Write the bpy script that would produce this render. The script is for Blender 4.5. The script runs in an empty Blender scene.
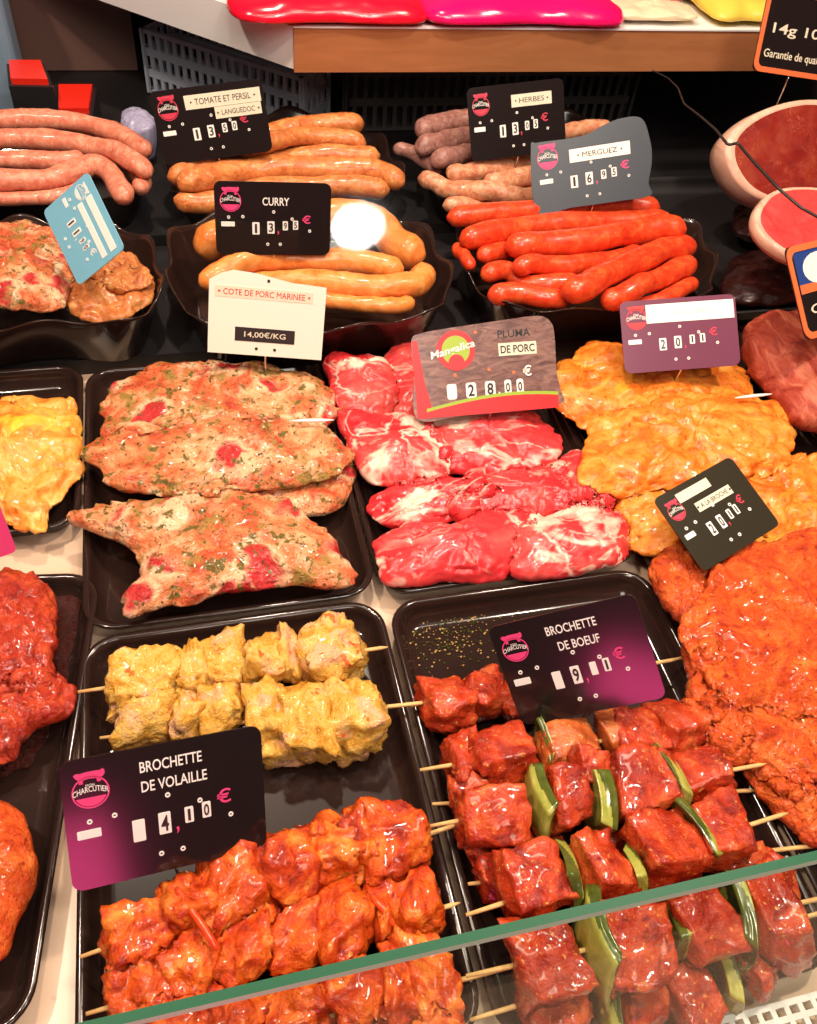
import bpy, bmesh, math, random
import numpy as np
from mathutils import Vector, Matrix, noise
from mathutils.bvhtree import BVHTree
rnd = random.Random(7)
SC = bpy.context.scene
COL = SC.collection

# ------------------------------------------------------------------ camera
F = 860.0
CX, CY = 408.5, 512.0
CAM = Vector((0.12288696, -0.43754108, 0.65529091))
RM = Matrix(((0.9700693970634849, -0.11312096861960381, 0.2148697543616814),
             (-0.22626910364931255, -0.7422506738836444, 0.630766382944599),
             (0.08813431576079418, -0.660505551511748, -0.745630443857772)))
FWD = RM @ Vector((0, 0, 1))
cam = bpy.data.cameras.new('camera')
cam.sensor_fit = 'VERTICAL'
cam.sensor_height = 24.0
cam.lens = 24.0 * F / 1024.0
cam.clip_start = 0.01
co = bpy.data.objects.new('camera', cam)
COL.objects.link(co)
rt, up, bk = RM @ Vector((1, 0, 0)), RM @ Vector((0, -1, 0)), -FWD
co.matrix_world = Matrix(((rt.x, up.x, bk.x, CAM.x), (rt.y, up.y, bk.y, CAM.y), (rt.z, up.z, bk.z, CAM.z), (0, 0, 0, 1)))
SC.camera = co


def ray(px, py):
    return (RM @ Vector((px - CX, py - CY, F))).normalized()


def at(px, py, z):
    d = ray(px, py)
    return CAM + d * ((z - CAM.z) / d.z)


def ppm(p):
    return F / ((Vector(p) - CAM).dot(FWD))


# ------------------------------------------------------------------ node helpers
class NT:
    def __init__(s, name):
        s.m = bpy.data.materials.new(name)
        s.m.use_nodes = True
        s.t = s.m.node_tree
        s.b = s.t.nodes['Principled BSDF']
        s.out = s.t.nodes['Material Output']

    def n(s, kind, **kw):
        x = s.t.nodes.new(kind)
        for k, v in kw.items():
            if k[0] == '_':
                setattr(x, k[1:], v)
            else:
                x.inputs[k.replace('__', ' ')].default_value = v
        return x

    def l(s, a, b):
        s.t.links.new(a, b)

    def coords(s, rand=True, scale=(1, 1, 1)):
        tc = s.n('ShaderNodeTexCoord')
        mp = s.n('ShaderNodeMapping')
        mp.inputs['Scale'].default_value = scale
        s.l(tc.outputs['Object'], mp.inputs['Vector'])
        if rand:
            oi = s.n('ShaderNodeObjectInfo')
            mu = s.n('ShaderNodeMath', _operation='MULTIPLY')
            mu.inputs[1].default_value = 37.0
            s.l(oi.outputs['Random'], mu.inputs[0])
            s.l(mu.outputs[0], mp.inputs['Location'])
        return mp.outputs['Vector']

    def noise(s, vec, scale, detail=4, rough=0.55, dist=0.0):
        x = s.n('ShaderNodeTexNoise')
        x.inputs['Scale'].default_value = scale
        x.inputs['Detail'].default_value = detail
        x.inputs['Roughness'].default_value = rough
        x.inputs['Distortion'].default_value = dist
        s.l(vec, x.inputs['Vector'])
        return x.outputs['Fac']

    def ramp(s, fac, stops, interp='LINEAR'):
        r = s.n('ShaderNodeValToRGB')
        r.color_ramp.interpolation = interp
        e = r.color_ramp.elements
        while len(e) > 1:
            e.remove(e[0])
        e[0].position = stops[0][0]
        e[0].color = (*stops[0][1], 1)
        for p, c in stops[1:]:
            k = e.new(p)
            k.color = (*c, 1)
        s.l(fac, r.inputs['Fac'])
        return r.outputs['Color']

    def mask(s, fac, lo, hi):
        m = s.n('ShaderNodeMapRange')
        m.inputs['From Min'].default_value = lo
        m.inputs['From Max'].default_value = hi
        m.clamp = True
        s.l(fac, m.inputs['Value'])
        return m.outputs['Result']

    def mix(s, fac, a, b):
        m = s.n('ShaderNodeMix', _data_type='RGBA')
        s.l(fac, m.inputs[0])
        for v, i in ((a, 6), (b, 7)):
            if isinstance(v, tuple):
                m.inputs[i].default_value = (*v, 1)
            else:
                s.l(v, m.inputs[i])
        return m.outputs[2]

    def mul(s, a, b):
        m = s.n('ShaderNodeMath', _operation='MULTIPLY')
        s.l(a, m.inputs[0])
        if isinstance(b, (int, float)):
            m.inputs[1].default_value = b
        else:
            s.l(b, m.inputs[1])
        return m.outputs[0]

    def bump(s, h, strength, dist):
        b = s.n('ShaderNodeBump')
        b.inputs['Strength'].default_value = strength
        b.inputs['Distance'].default_value = dist
        s.l(h, b.inputs['Height'])
        s.l(b.outputs['Normal'], s.b.inputs['Normal'])
        return b

    def pset(s, **kw):
        for k, v in kw.items():
            s.b.inputs[k.replace('__', ' ')].default_value = v


def plain(name, col, rough=0.4, metal=0.0, spec=0.5, coat=0.0):
    t = NT(name)
    t.pset(Base__Color=(*col, 1), Roughness=rough, Metallic=metal)
    t.b.inputs['Specular IOR Level'].default_value = spec
    t.b.inputs['Coat Weight'].default_value = coat
    return t.m


def meat(name, stops, scale=45, fine=260, bump=0.5, bdist=0.002, rough=0.28, flecks=None, streaks=None, ovals=None, sss=0.12,
         stretch=(1, 1, 1), coat=0.3, coatr=0.12, dist=0.8, patches=None, rvar=0.2):
    """wet meat: a broad colour noise, optional fat streaks, herb flecks, patches; fine bump"""
    t = NT(name)
    v = t.coords(True, stretch)
    a = t.noise(v, scale, 6, 0.62, dist)
    c = t.ramp(a, stops)
    if patches:
        sc, lo, hi, col = patches
        c = t.mix(t.mask(t.noise(v, sc, 4, 0.6, 0.6), lo, hi), c, col)
    if streaks:
        sc, w, col = streaks[:3]
        n = t.noise(v, sc, 3, 0.5, 1.2)
        m = t.n('ShaderNodeMath', _operation='SUBTRACT')
        t.l(n, m.inputs[0])
        m.inputs[1].default_value = 0.5
        ab = t.n('ShaderNodeMath', _operation='ABSOLUTE')
        t.l(m.outputs[0], ab.inputs[0])
        k = t.mask(ab.outputs[0], w, w * 0.25)
        gate = t.mask(t.noise(v, sc * 0.6, 2, 0.5, 0.0), 0.45, 0.6)
        c = t.mix(t.mul(k, gate), c, col)
    if ovals:
        sc, r0, red, cream = ovals
        vo = t.n('ShaderNodeTexVoronoi')
        vo.inputs['Scale'].default_value = sc
        nz = t.n('ShaderNodeTexNoise')
        nz.inputs['Scale'].default_value = 28
        nz.inputs['Detail'].default_value = 4
        t.l(v, nz.inputs['Vector'])
        va = t.n('ShaderNodeVectorMath', _operation='MULTIPLY_ADD')
        t.l(nz.outputs['Color'], va.inputs[0])
        va.inputs[1].default_value = (.035, .035, .035)
        t.l(v, va.inputs[2])
        t.l(va.outputs[0], vo.inputs['Vector'])
        dd = vo.outputs['Distance']
        gate = t.mask(t.noise(v, sc * .9, 2, .5), .42, .52)
        c = t.mix(t.mul(t.mask(dd, r0 * 1.5, r0 * 1.15), gate), c, cream)
        c = t.mix(t.mul(t.mask(dd, r0 * 1.1, r0 * .85), gate), c, red)
    if flecks:
        for sc, lo, hi, col in flecks:
            c = t.mix(t.mask(t.noise(v, sc, 3, 0.65, 0.3), lo, hi), c, col)
    t.l(c, t.b.inputs['Base Color'])
    f = t.noise(v, fine, 5, 0.65, 0.4)
    g = t.noise(v, fine * 0.3, 4, 0.6, 0.6)
    ad = t.n('ShaderNodeMath', _operation='ADD')
    t.l(f, ad.inputs[0])
    t.l(t.mul(g, 1.6), ad.inputs[1])
    t.bump(ad.outputs[0], bump, bdist)
    mr = t.n('ShaderNodeMapRange')
    mr.inputs['From Min'].default_value = 0.3
    mr.inputs['From Max'].default_value = 0.7
    mr.inputs['To Min'].default_value = max(0.05, rough - rvar / 2)
    mr.inputs['To Max'].default_value = rough + rvar
    t.l(g, mr.inputs['Value'])
    t.l(mr.outputs[0], t.b.inputs['Roughness'])
    t.b.inputs['Subsurface Weight'].default_value = sss
    t.b.inputs['Subsurface Radius'].default_value = (1.0, 0.35, 0.2)
    t.b.inputs['Subsurface Scale'].default_value = 0.004
    t.b.inputs['Specular IOR Level'].default_value = 0.35
    t.b.inputs['Coat Weight'].default_value = coat
    t.b.inputs['Coat Roughness'].default_value = coatr
    return t.m


M = {}
M['black'] = plain('black_melamine', (0.024, 0.0115, 0.009), 0.13)  # black, with the reflected brown of the shelf tinted into the base
M['black_matt'] = plain('black_plastic', (0.011, 0.009, 0.01), 0.5)
M['card'] = plain('black_card', (0.014, 0.009, 0.009), 0.14)
M['card_slate'] = plain('slate_card', (0.035, 0.042, 0.055), 0.34)
M['card_olive'] = plain('olive_black_card', (0.03, 0.024, 0.014), 0.22)
M['card_plum'] = plain('plum_card', (0.17, 0.045, 0.085), 0.24)
M['card_blue'] = plain('pale_blue_card', (0.2, 0.47, 0.62), 0.3)
M['card_white'] = plain('white_card', (0.82, 0.78, 0.66), 0.45)
M['white'] = plain('white_print', (0.85, 0.82, 0.76), 0.5)
M['cream'] = plain('cream_strip', (0.74, 0.66, 0.5), 0.5)
M['ink'] = plain('dark_ink', (0.02, 0.012, 0.012), 0.5)
M['pink'] = plain('pink_print', (0.75, 0.055, 0.2), 0.45)
M['pinkred'] = plain('red_pink_print', (0.6, 0.03, 0.07), 0.45)
M['redprint'] = plain('red_print', (0.62, 0.015, 0.02), 0.4)
M['green'] = plain('lime_print', (0.32, 0.45, 0.03), 0.4)
M['orange'] = plain('orange_border', (0.75, 0.16, 0.05), 0.45)
M['blueprint'] = plain('blue_print', (0.02, 0.05, 0.22), 0.45)
M['steel'] = plain('steel_pin', (0.75, 0.73, 0.7), 0.25, 1.0)
M['whitesliver'] = plain('white_sliver', (0.85, 0.84, 0.8), 0.35)
M['cord'] = plain('dark_cord', (0.03, 0.02, 0.018), 0.4)

# ------------------------------------------------------------------ mesh helpers


def tag(o, label=None, cat=None, group=None, kind=None):
    if label: o['label'] = label
    if cat: o['category'] = cat
    if group: o['group'] = group
    if kind: o['kind'] = kind
    return o


def empty(name, loc, label, cat, group=None, mat=None):
    o = bpy.data.objects.new(name, None)
    COL.objects.link(o)
    o.empty_display_size = 0.02
    if mat is not None:
        o.matrix_world = mat
    else:
        o.location = loc
    return tag(o, label, cat, group)


def mesh(name, verts, faces, mats, parent=None, smooth=True, off=None, loc=None, fmat=None):
    """verts are world (off = point taken as the origin) or local (off None)"""
    me = bpy.data.meshes.new(name)
    if off is not None:
        verts = [Vector(v) - off for v in verts]
    me.from_pydata([tuple(v) for v in verts], [], faces)
    if not isinstance(mats, (list, tuple)): mats = [mats]
    for m in mats: me.materials.append(m)
    if fmat:
        me.polygons.foreach_set('material_index', fmat)
    bm = bmesh.new()
    bm.from_mesh(me)
    bmesh.ops.recalc_face_normals(bm, faces=bm.faces)
    bm.to_mesh(me)
    bm.free()
    if smooth:
        me.polygons.foreach_set('use_smooth', [True] * len(me.polygons))
    o = bpy.data.objects.new(name, me)
    COL.objects.link(o)
    if parent is not None:
        o.parent = parent
    elif off is not None:
        o.location = off
    elif loc is not None:
        o.location = loc
    return o


SQ = []


def squish(vs, key, maxd=.008):
    """meat gives way: points that would end up inside an earlier piece move out to its surface"""
    lo = Vector((min(v.x for v in vs), min(v.y for v in vs), min(v.z for v in vs)))
    hi = Vector((max(v.x for v in vs), max(v.y for v in vs), max(v.z for v in vs)))
    for tree, l2, h2, k2 in SQ:
        if k2 == key or any(lo[i] > h2[i] or hi[i] < l2[i] for i in range(3)): continue
        for i, v in enumerate(vs):
            if any(v[j] < l2[j] - .002 or v[j] > h2[j] + .002 for j in range(3)): continue
            p, n, _, d = tree.find_nearest(v, 0.04)
            if p is None: continue
            sd = (v - p).dot(n)
            if sd < 0.0009 and d < maxd:
                vs[i] = p + n * 0.0011
    return vs


def _tree(o):
    o_loc = o.location if o.parent is None else o.parent.location
    if o.rotation_euler[2]:
        R_ = Matrix.Rotation(o.rotation_euler[2], 3, 'Z')
        vs = [R_ @ v.co + o_loc for v in o.data.vertices]
    else:
        vs = [v.co + o_loc for v in o.data.vertices]
    tree = BVHTree.FromPolygons(vs, [tuple(p.vertices) for p in o.data.polygons])
    lo = Vector((min(v.x for v in vs), min(v.y for v in vs), min(v.z for v in vs)))
    hi = Vector((max(v.x for v in vs), max(v.y for v in vs), max(v.z for v in vs)))
    return tree, lo, hi, vs


OBJS = []


def enroll(o, key, soft=True):
    tree, lo, hi, _ = _tree(o)
    if soft: SQ.append((tree, lo, hi, key))
    OBJS.append([o, key, soft])


def relax_contacts(passes=3):
    """dent neighbouring soft pieces until their surfaces no longer cross"""
    R = [list(_tree(o)) for o, k, s_ in OBJS]
    n = len(OBJS)
    pairs = []
    for i in range(n):
        for j in range(i + 1, n):
            if OBJS[i][1] == OBJS[j][1] or not (OBJS[i][2] or OBJS[j][2]): continue
            if all(R[i][1][k] < R[j][2][k] + .002 and R[j][1][k] < R[i][2][k] + .002 for k in range(3)):
                pairs.append((i, j))

    def push(i, j, mg=1.0):
        o = OBJS[i][0]
        if not OBJS[i][2]: return False
        ol = o.location if o.parent is None else o.parent.location
        tree, lo, hi, _ = R[j]
        hit = False
        for v, w in zip(o.data.vertices, R[i][3]):
            if any(w[k] < lo[k] - .001 or w[k] > hi[k] + .001 for k in range(3)): continue
            p, nn, _, d = tree.find_nearest(w, .0045)
            if p is None: continue
            if (w - p).dot(nn) < .0006 * mg:
                q = p + nn * .0012 * mg
                v.co = q - ol
                hit = True
        if hit:
            R[i] = list(_tree(o))
        return hit
    for ps in range(passes):
        live = []
        for i, j in pairs:
            if R[i][0].overlap(R[j][0]):
                push(j, i, 1 + ps * .2)
                if R[i][0].overlap(R[j][0]): push(i, j, 1 + ps * .2)
                live.append((i, j))
        pairs = live
        if not live: break


class MB:
    """collects boxes, prisms and text into one mesh with several material slots"""
    def __init__(s):
        s.v, s.f, s.m, s.mats = [], [], [], []

    def mi(s, mat):
        if mat not in s.mats: s.mats.append(mat)
        return s.mats.index(mat)

    def add(s, vs, fs, mat):
        b, k = len(s.v), s.mi(mat)
        s.v += [Vector(v) for v in vs]
        s.f += [tuple(i + b for i in f) for f in fs]
        s.m += [k] * len(fs)

    def box(s, lo, hi, mat, M4=None):
        vs = [Vector((x, y, z)) for x in (lo[0], hi[0]) for y in (lo[1], hi[1]) for z in (lo[2], hi[2])]
        if M4 is not None: vs = [M4 @ v for v in vs]
        s.add(vs, [(0, 1, 3, 2), (4, 6, 7, 5), (0, 4, 5, 1), (2, 3, 7, 6), (0, 2, 6, 4), (1, 5, 7, 3)], mat)

    def prism(s, pts, z0, z1, mat):
        n = len(pts)
        vs = [(p[0], p[1], z0) for p in pts] + [(p[0], p[1], z1) for p in pts]
        fs = [tuple(range(n))[::-1], tuple(range(n, 2 * n))] + [(i, (i + 1) % n, n + (i + 1) % n, n + i) for i in range(n)]
        s.add(vs, fs, mat)

    def ring(s, c, r0, r1, z0, z1, mat, n=14):
        vs, fs = [], []
        for i in range(n):
            a = 2 * math.pi * i / n
            for r, z in ((r0, z0), (r1, z0), (r1, z1), (r0, z1)):
                vs.append((c[0] + r * math.cos(a), c[1] + r * math.sin(a), z))
        for i in range(n):
            j = (i + 1) % n
            for k in range(4):
                l = (k + 1) % 4
                fs.append((4 * i + k, 4 * j + k, 4 * j + l, 4 * i + l))
        s.add(vs, fs, mat)

    def build(s, name, parent=None, smooth=False, off=None, loc=None):
        return mesh(name, s.v, s.f, s.mats, parent, smooth, off, loc, s.m)


def text_geo(txt, width, height, bold=0.0, squash=True):
    """flat letter outlines, centred, scaled to width x height"""
    cu = bpy.data.curves.new('tmp', 'FONT')
    cu.body = txt
    cu.size = 1.0
    cu.offset = bold
    cu.resolution_u = 3
    ob = bpy.data.objects.new('tmp', cu)
    COL.objects.link(ob)
    dg = bpy.context.evaluated_depsgraph_get()
    dg.update()
    me = bpy.data.meshes.new_from_object(ob.evaluated_get(dg))
    vs = [v.co.copy() for v in me.vertices]
    fs = [tuple(p.vertices) for p in me.polygons]
    bpy.data.objects.remove(ob)
    bpy.data.curves.remove(cu)
    bpy.data.meshes.remove(me)
    x0, x1 = min(v.x for v in vs), max(v.x for v in vs)
    y0, y1 = min(v.y for v in vs), max(v.y for v in vs)
    sx = width / (x1 - x0)
    sy = height / max(y1 - y0, 1e-6)
    if not squash: sx = sy = min(sx, sy)
    return [Vector(((v.x - (x0 + x1) / 2) * sx, (v.y - (y0 + y1) / 2) * sy, 0)) for v in vs], fs


def catmull(pts, n, closed=False):
    out = []
    m = len(pts)
    segs = m if closed else m - 1
    for s in range(segs):
        if closed:
            p0, p1, p2, p3 = pts[(s - 1) % m], pts[s], pts[(s + 1) % m], pts[(s + 2) % m]
        else:
            p1, p2 = pts[s], pts[s + 1]
            p0 = pts[s - 1] if s > 0 else p1 * 2 - p2
            p3 = pts[s + 2] if s + 2 < m else p2 * 2 - p1
        for i in range(n):
            t = i / n
            out.append(0.5 * ((2 * p1) + (p2 - p0) * t + (2 * p0 - 5 * p1 + 4 * p2 - p3) * t * t + (3 * p1 - p0 - 3 * p2 + p3) * t ** 3))
    if not closed: out.append(pts[-1].copy())
    return out


def resample(pts, n, closed=False):
    if closed: pts = pts + [pts[0]]
    L = [0.0]
    for a, b in zip(pts, pts[1:]): L.append(L[-1] + (b - a).length)
    out, k = [], 0
    cnt = n if closed else n - 1
    for i in range(n):
        d = L[-1] * i / cnt
        while k < len(L) - 2 and L[k + 1] < d: k += 1
        w = (d - L[k]) / max(L[k + 1] - L[k], 1e-9)
        out.append(pts[k].lerp(pts[k + 1], min(max(w, 0), 1)))
    return out


def tube_geo(path, radii, nr=14, jitter=0.0, freq=60, seed=0.0):
    vs, fs = [], []
    n = len(path)
    upv = Vector((0, 0, 1))
    for i, p in enumerate(path):
        t = (path[min(i + 1, n - 1)] - path[max(i - 1, 0)]).normalized()
        a = t.cross(upv)
        if a.length < 1e-3: a = t.cross(Vector((0, 1, 0)))
        a.normalize()
        b = a.cross(t).normalized()
        for k in range(nr):
            an = 2 * math.pi * k / nr
            d = a * math.cos(an) + b * math.sin(an)
            r = radii[i]
            if jitter:
                q = (p + d * r) * freq + Vector((seed, seed * 1.7, 0))
                r *= 1 + jitter * noise.fractal(q, 0.8, 2.0, 3)
            vs.append(p + d * r)
    for i in range(n - 1):
        for k in range(nr):
            k2 = (k + 1) % nr
            fs.append((i * nr + k, i * nr + k2, (i + 1) * nr + k2, (i + 1) * nr + k))
    c0, c1 = len(vs), len(vs) + 1
    vs += [path[0].copy(), path[-1].copy()]
    for k in range(nr):
        k2 = (k + 1) % nr
        fs.append((c0, k2, k))
        fs.append((c1, (n - 1) * nr + k, (n - 1) * nr + k2))
    return vs, fs


LINKS = []


def sausage(name, px, z, rpx, mat, label, cat='sausage', group=None, dz=None, jit=0.10, nub=True):
    """px: pixel points of its middle line, z: its height"""
    pts = [at(x, y, z + (dz[i] if dz else 0)) for i, (x, y) in enumerate(px)]
    r = rpx / ppm(pts[len(pts) // 2])
    path = resample(catmull(pts, 10), 44)
    LINKS.append(dict(name=name, path=path, r=r, mat=mat, label=label, cat=cat, group=group, jit=jit, nub=nub, ph=px[0][1], z=z, seed=px[0][0] * 0.37 + z * 91))


def settle_sausages(floor_z):
    """let the heaped sausages push each other apart until they only touch"""
    P = np.array([[tuple(p) for p in k['path']] for k in LINKS])
    rr = np.array([k['r'] for k in LINKS])
    n, m, _ = P.shape
    taper = np.array([min(1.0, .45 + .55 * min(i, m - 1 - i) / 5) for i in range(m)])
    RR = rr[:, None] * taper[None, :] * 1.06
    for it in range(60):
        D = np.zeros_like(P)
        for a in range(n):
            for b in range(a + 1, n):
                if np.linalg.norm(P[a].mean(0) - P[b].mean(0)) > .3: continue
                d = P[a][:, None, :] - P[b][None, :, :]
                L = np.sqrt((d ** 2).sum(-1)) + 1e-9
                pen = RR[a][:, None] + RR[b][None, :] - L
                pen = np.where(pen > 0, pen, 0)
                if pen.max() <= 0: continue
                u = d / L[..., None]
                w = pen[..., None] * u
                ia, jb = pen.argmax(1), pen.argmax(0)
                D[a] += w[np.arange(m), ia] * .3
                D[b] -= w[jb, np.arange(m)] * .3
        for _ in range(3):
            D[:, 1:-1] = (D[:, :-2] + D[:, 1:-1] * 2 + D[:, 2:]) / 4
        P += D
    for k, p in zip(LINKS, P):
        r = k['r']
        path = resample([Vector(q) for q in p], 44)
        L = sum((b - a).length for a, b in zip(path, path[1:]))
        rad, acc = [], 0.0
        for i in range(len(path)):
            if i: acc += (path[i] - path[i - 1]).length
            d = min(acc, L - acc)
            e = min(1.0, d / (1.25 * r))
            v = math.sqrt(max(0.0, 1 - (1 - e) ** 2))
            if k['nub']: v = max(v, 0.2 if d < 0.002 else 0.26)
            rad.append(max(v * r * (1 + 0.05 * math.sin(acc * 60 + k['z'] * 900 + k['ph'])), 0.0006))
        vs, fs = tube_geo(path, rad, 16, k['jit'], 70, k['seed'])
        base = Vector((sum(v.x for v in vs) / len(vs), sum(v.y for v in vs) / len(vs), min(v.z for v in vs)))
        o = mesh(k['name'], vs, fs, k['mat'], None, True, base)
        enroll(o, k['label'])
        tag(o, k['label'], k['cat'], k['group'])


def slab_geo(outline, z, h, hb, amp=0.004, freq=40, seed=0, edge=0.1, tilt=(0, 0), nang=120, nring=26, crev=0.0, cfreq=28, pw=3.0, lump=0.0, lfreq=14):
    """a closed, lumpy, flattish piece of meat over a world outline"""
    ol = resample(catmull([Vector((p.x, p.y, 0)) for p in outline], 12, True), nang, True)
    c = Vector((0, 0, 0))
    for p in ol: c += p
    c /= nang
    sd = Vector((seed * 3.13, seed * 1.71, seed * 0.77))
    ol2 = []
    for p in ol:
        d = p - c
        k = 1 + edge * noise.fractal(p * 30 + sd, 0.8, 2.0, 4)
        ol2.append(c + d * k)
    vs, fs = [], []
    prof = []
    for i in range(1, nring + 1):
        r = i / nring
        r = 1 - (1 - r) ** 1.6
        prof.append((r, z + h * (1 - r ** pw) ** 0.55 if r < 1 else z))
    for i in range(1, 6):
        r = 1 - 0.05 * i * i / 4
        prof.append((r, z - hb * (i / 5) ** 0.7))
    vs.append((0, 0, 0))
    tops = []
    for ri, (r, zz) in enumerate(prof):
        for p in ol2:
            q = c + (p - c) * r
            q.z = zz
            vs.append(q)
    vs[0] = Vector((c.x, c.y, z + h))
    out = []
    for i, q in enumerate(vs):
        q = Vector(q)
        s = q * freq + sd
        s.z = sd.z + q.z * freq
        n1 = noise.fractal(s, 0.75, 2.1, 5)
        d = amp * n1
        if lump:
            d += lump * noise.noise(Vector((q.x * lfreq, q.y * lfreq, 0)) + sd)
        if crev:
            w = noise.fractal(Vector((q.x * cfreq, q.y * cfreq * 1.2, 0)) + sd * 2, 0.9, 2.0, 3)
            d -= crev * max(0.0, 1 - abs(w) * 7)
        ir = (i - 1) // nang if i else 0
        top = ir < nring
        dr = (q - c)
        dr.z = 0
        rr = dr.length
        if top:
            q.z += d + tilt[0] * (q.x - c.x) + tilt[1] * (q.y - c.y)
            if ir > nring * 0.6 and rr > 1e-6: q += dr / rr * d * 0.6
        else:
            q.z += tilt[0] * (q.x - c.x) + tilt[1] * (q.y - c.y)
            if rr > 1e-6: q += dr / rr * d * 0.6
        out.append(q)
    for k in range(nang):
        fs.append((0, 1 + k, 1 + (k + 1) % nang))
    R = len(prof)
    for i in range(R - 1):
        a, b = 1 + i * nang, 1 + (i + 1) * nang
        for k in range(nang):
            k2 = (k + 1) % nang
            fs.append((a + k, b + k, b + k2, a + k2))
    fs.append(tuple(1 + (R - 1) * nang + k for k in range(nang)))
    return out, fs


def steak(name, px, z, h, mat, label, cat, group=None, hb=0.008, **kw):
    ol = [at(x, y, z) for x, y in px]
    kw.setdefault('seed', px[0][0] * 0.11 + px[0][1] * 0.07)
    vs, fs = slab_geo(ol, z, h, hb, **kw)
    vs = squish(vs, label, .005)
    for v in vs: v.z = max(v.z, .0048)
    base = Vector((sum(v.x for v in vs) / len(vs), sum(v.y for v in vs) / len(vs), min(v.z for v in vs)))
    o = mesh(name, vs, fs, mat, None, True, base)
    enroll(o, label)
    return tag(o, label, cat, group)


# cube-sphere template for chunks
def _template(n):
    bm = bmesh.new()
    bmesh.ops.create_cube(bm, size=2.0)
    bmesh.ops.subdivide_edges(bm, edges=bm.edges[:], cuts=n, use_grid_fill=True)
    bm.verts.ensure_lookup_table()
    v = [x.co.copy() for x in bm.verts]
    f = [tuple(q.index for q in p.verts) for p in bm.faces]
    bm.free()
    return v, f


CV, CF = _template(11)
CVL, CFL = _template(5)


def chunk_geo(c, ax, dims, seed, boxy=0.6, amp=0.12, freq=1.3, shear=0.25, low=False, fine=0.0):
    """c centre, ax axis along the stick, dims half sizes (axis, across, up)"""
    V, Fc = (CVL, CFL) if low else (CV, CF)
    r = random.Random(seed)
    ax = ax.normalized()
    side = Vector((0, 0, 1)).cross(ax).normalized()
    upv = ax.cross(side)
    rot = Matrix.Rotation(r.uniform(-0.5, 0.5), 3, ax) @ Matrix.Rotation(r.uniform(-0.22, 0.22), 3, upv) @ Matrix.Rotation(r.uniform(-0.2, 0.2), 3, side)
    sh = [r.uniform(-shear, shear) for _ in range(6)]
    sv = Vector((r.uniform(-50, 50), r.uniform(-50, 50), r.uniform(-50, 50)))
    out = []
    for p in V:
        s = p.normalized()
        # exact cube corner softened
        q = s * (1 - boxy) + Vector((p.x, p.y, p.z)) * boxy * 0.86
        q = Vector((q.x + sh[0] * q.y * q.z, q.y * (1 + sh[1] * q.x) + sh[2] * q.x, q.z * (1 + sh[3] * q.x) + sh[4] * q.y))
        n1 = noise.fractal(s * freq + sv, 0.8, 2.0, 4)
        n2 = noise.noise(s * 5 + sv) * fine
        q = q * (1 + amp * n1 + n2)
        w = ax * q.x * dims[0] + side * q.y * dims[1] + upv * q.z * dims[2]
        out.append(c + rot @ w)
    return out, Fc


def rrect(x0, y0, x1, y1, r, n=6):
    pts = []
    for cx, cy, a in ((x1 - r, y1 - r, 0), (x0 + r, y1 - r, 90), (x0 + r, y0 + r, 180), (x1 - r, y0 + r, 270)):
        for i in range(n + 1):
            t = math.radians(a + 90 * i / n)
            pts.append((cx + r * math.cos(t), cy + r * math.sin(t)))
    return pts


def tray(x0, y0, x1, y1, label, group, rot=0.0, height=0.022, mat=None, z0=0.001, name='serving_tray'):
    """shallow rounded tray with rolled rim: one loft"""
    m = mat or M['black']
    cx, cy = (x0 + x1) / 2, (y0 + y1) / 2
    hw, hh = (x1 - x0) / 2, (y1 - y0) / 2
    R = 0.03
    # (inset, z)
    prof = [(0.016, 0.0), (0.012, 0.002), (0.004, height * 0.85), (0.0, height * 0.93), (-0.0005, height), (0.0015, height + 0.0012), (0.004, height + 0.0008),
            (0.0062, height - 0.001), (0.0075, height * 0.75), (0.0145, 0.0045), (0.02, 0.003)]
    n = 8
    vs, fs = [], []
    for ins, z in prof:
        for p in rrect(-hw + ins, -hh + ins, hw - ins, hh - ins, max(R - ins, 0.004), n):
            vs.append(Vector((p[0], p[1], z)))
    k = 4 * (n + 1)
    for i in range(len(prof) - 1):
        for j in range(k):
            j2 = (j + 1) % k
            fs.append((i * k + j, i * k + j2, (i + 1) * k + j2, (i + 1) * k + j))
    fs.append(tuple(range(k))[::-1])
    fs.append(tuple((len(prof) - 1) * k + j for j in range(k)))
    o = mesh(name, vs, fs, m, None, True, None, (cx, cy, z0))
    o.rotation_euler[2] = rot
    enroll(o, label, False)
    return tag(o, label, 'tray', group)


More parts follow.
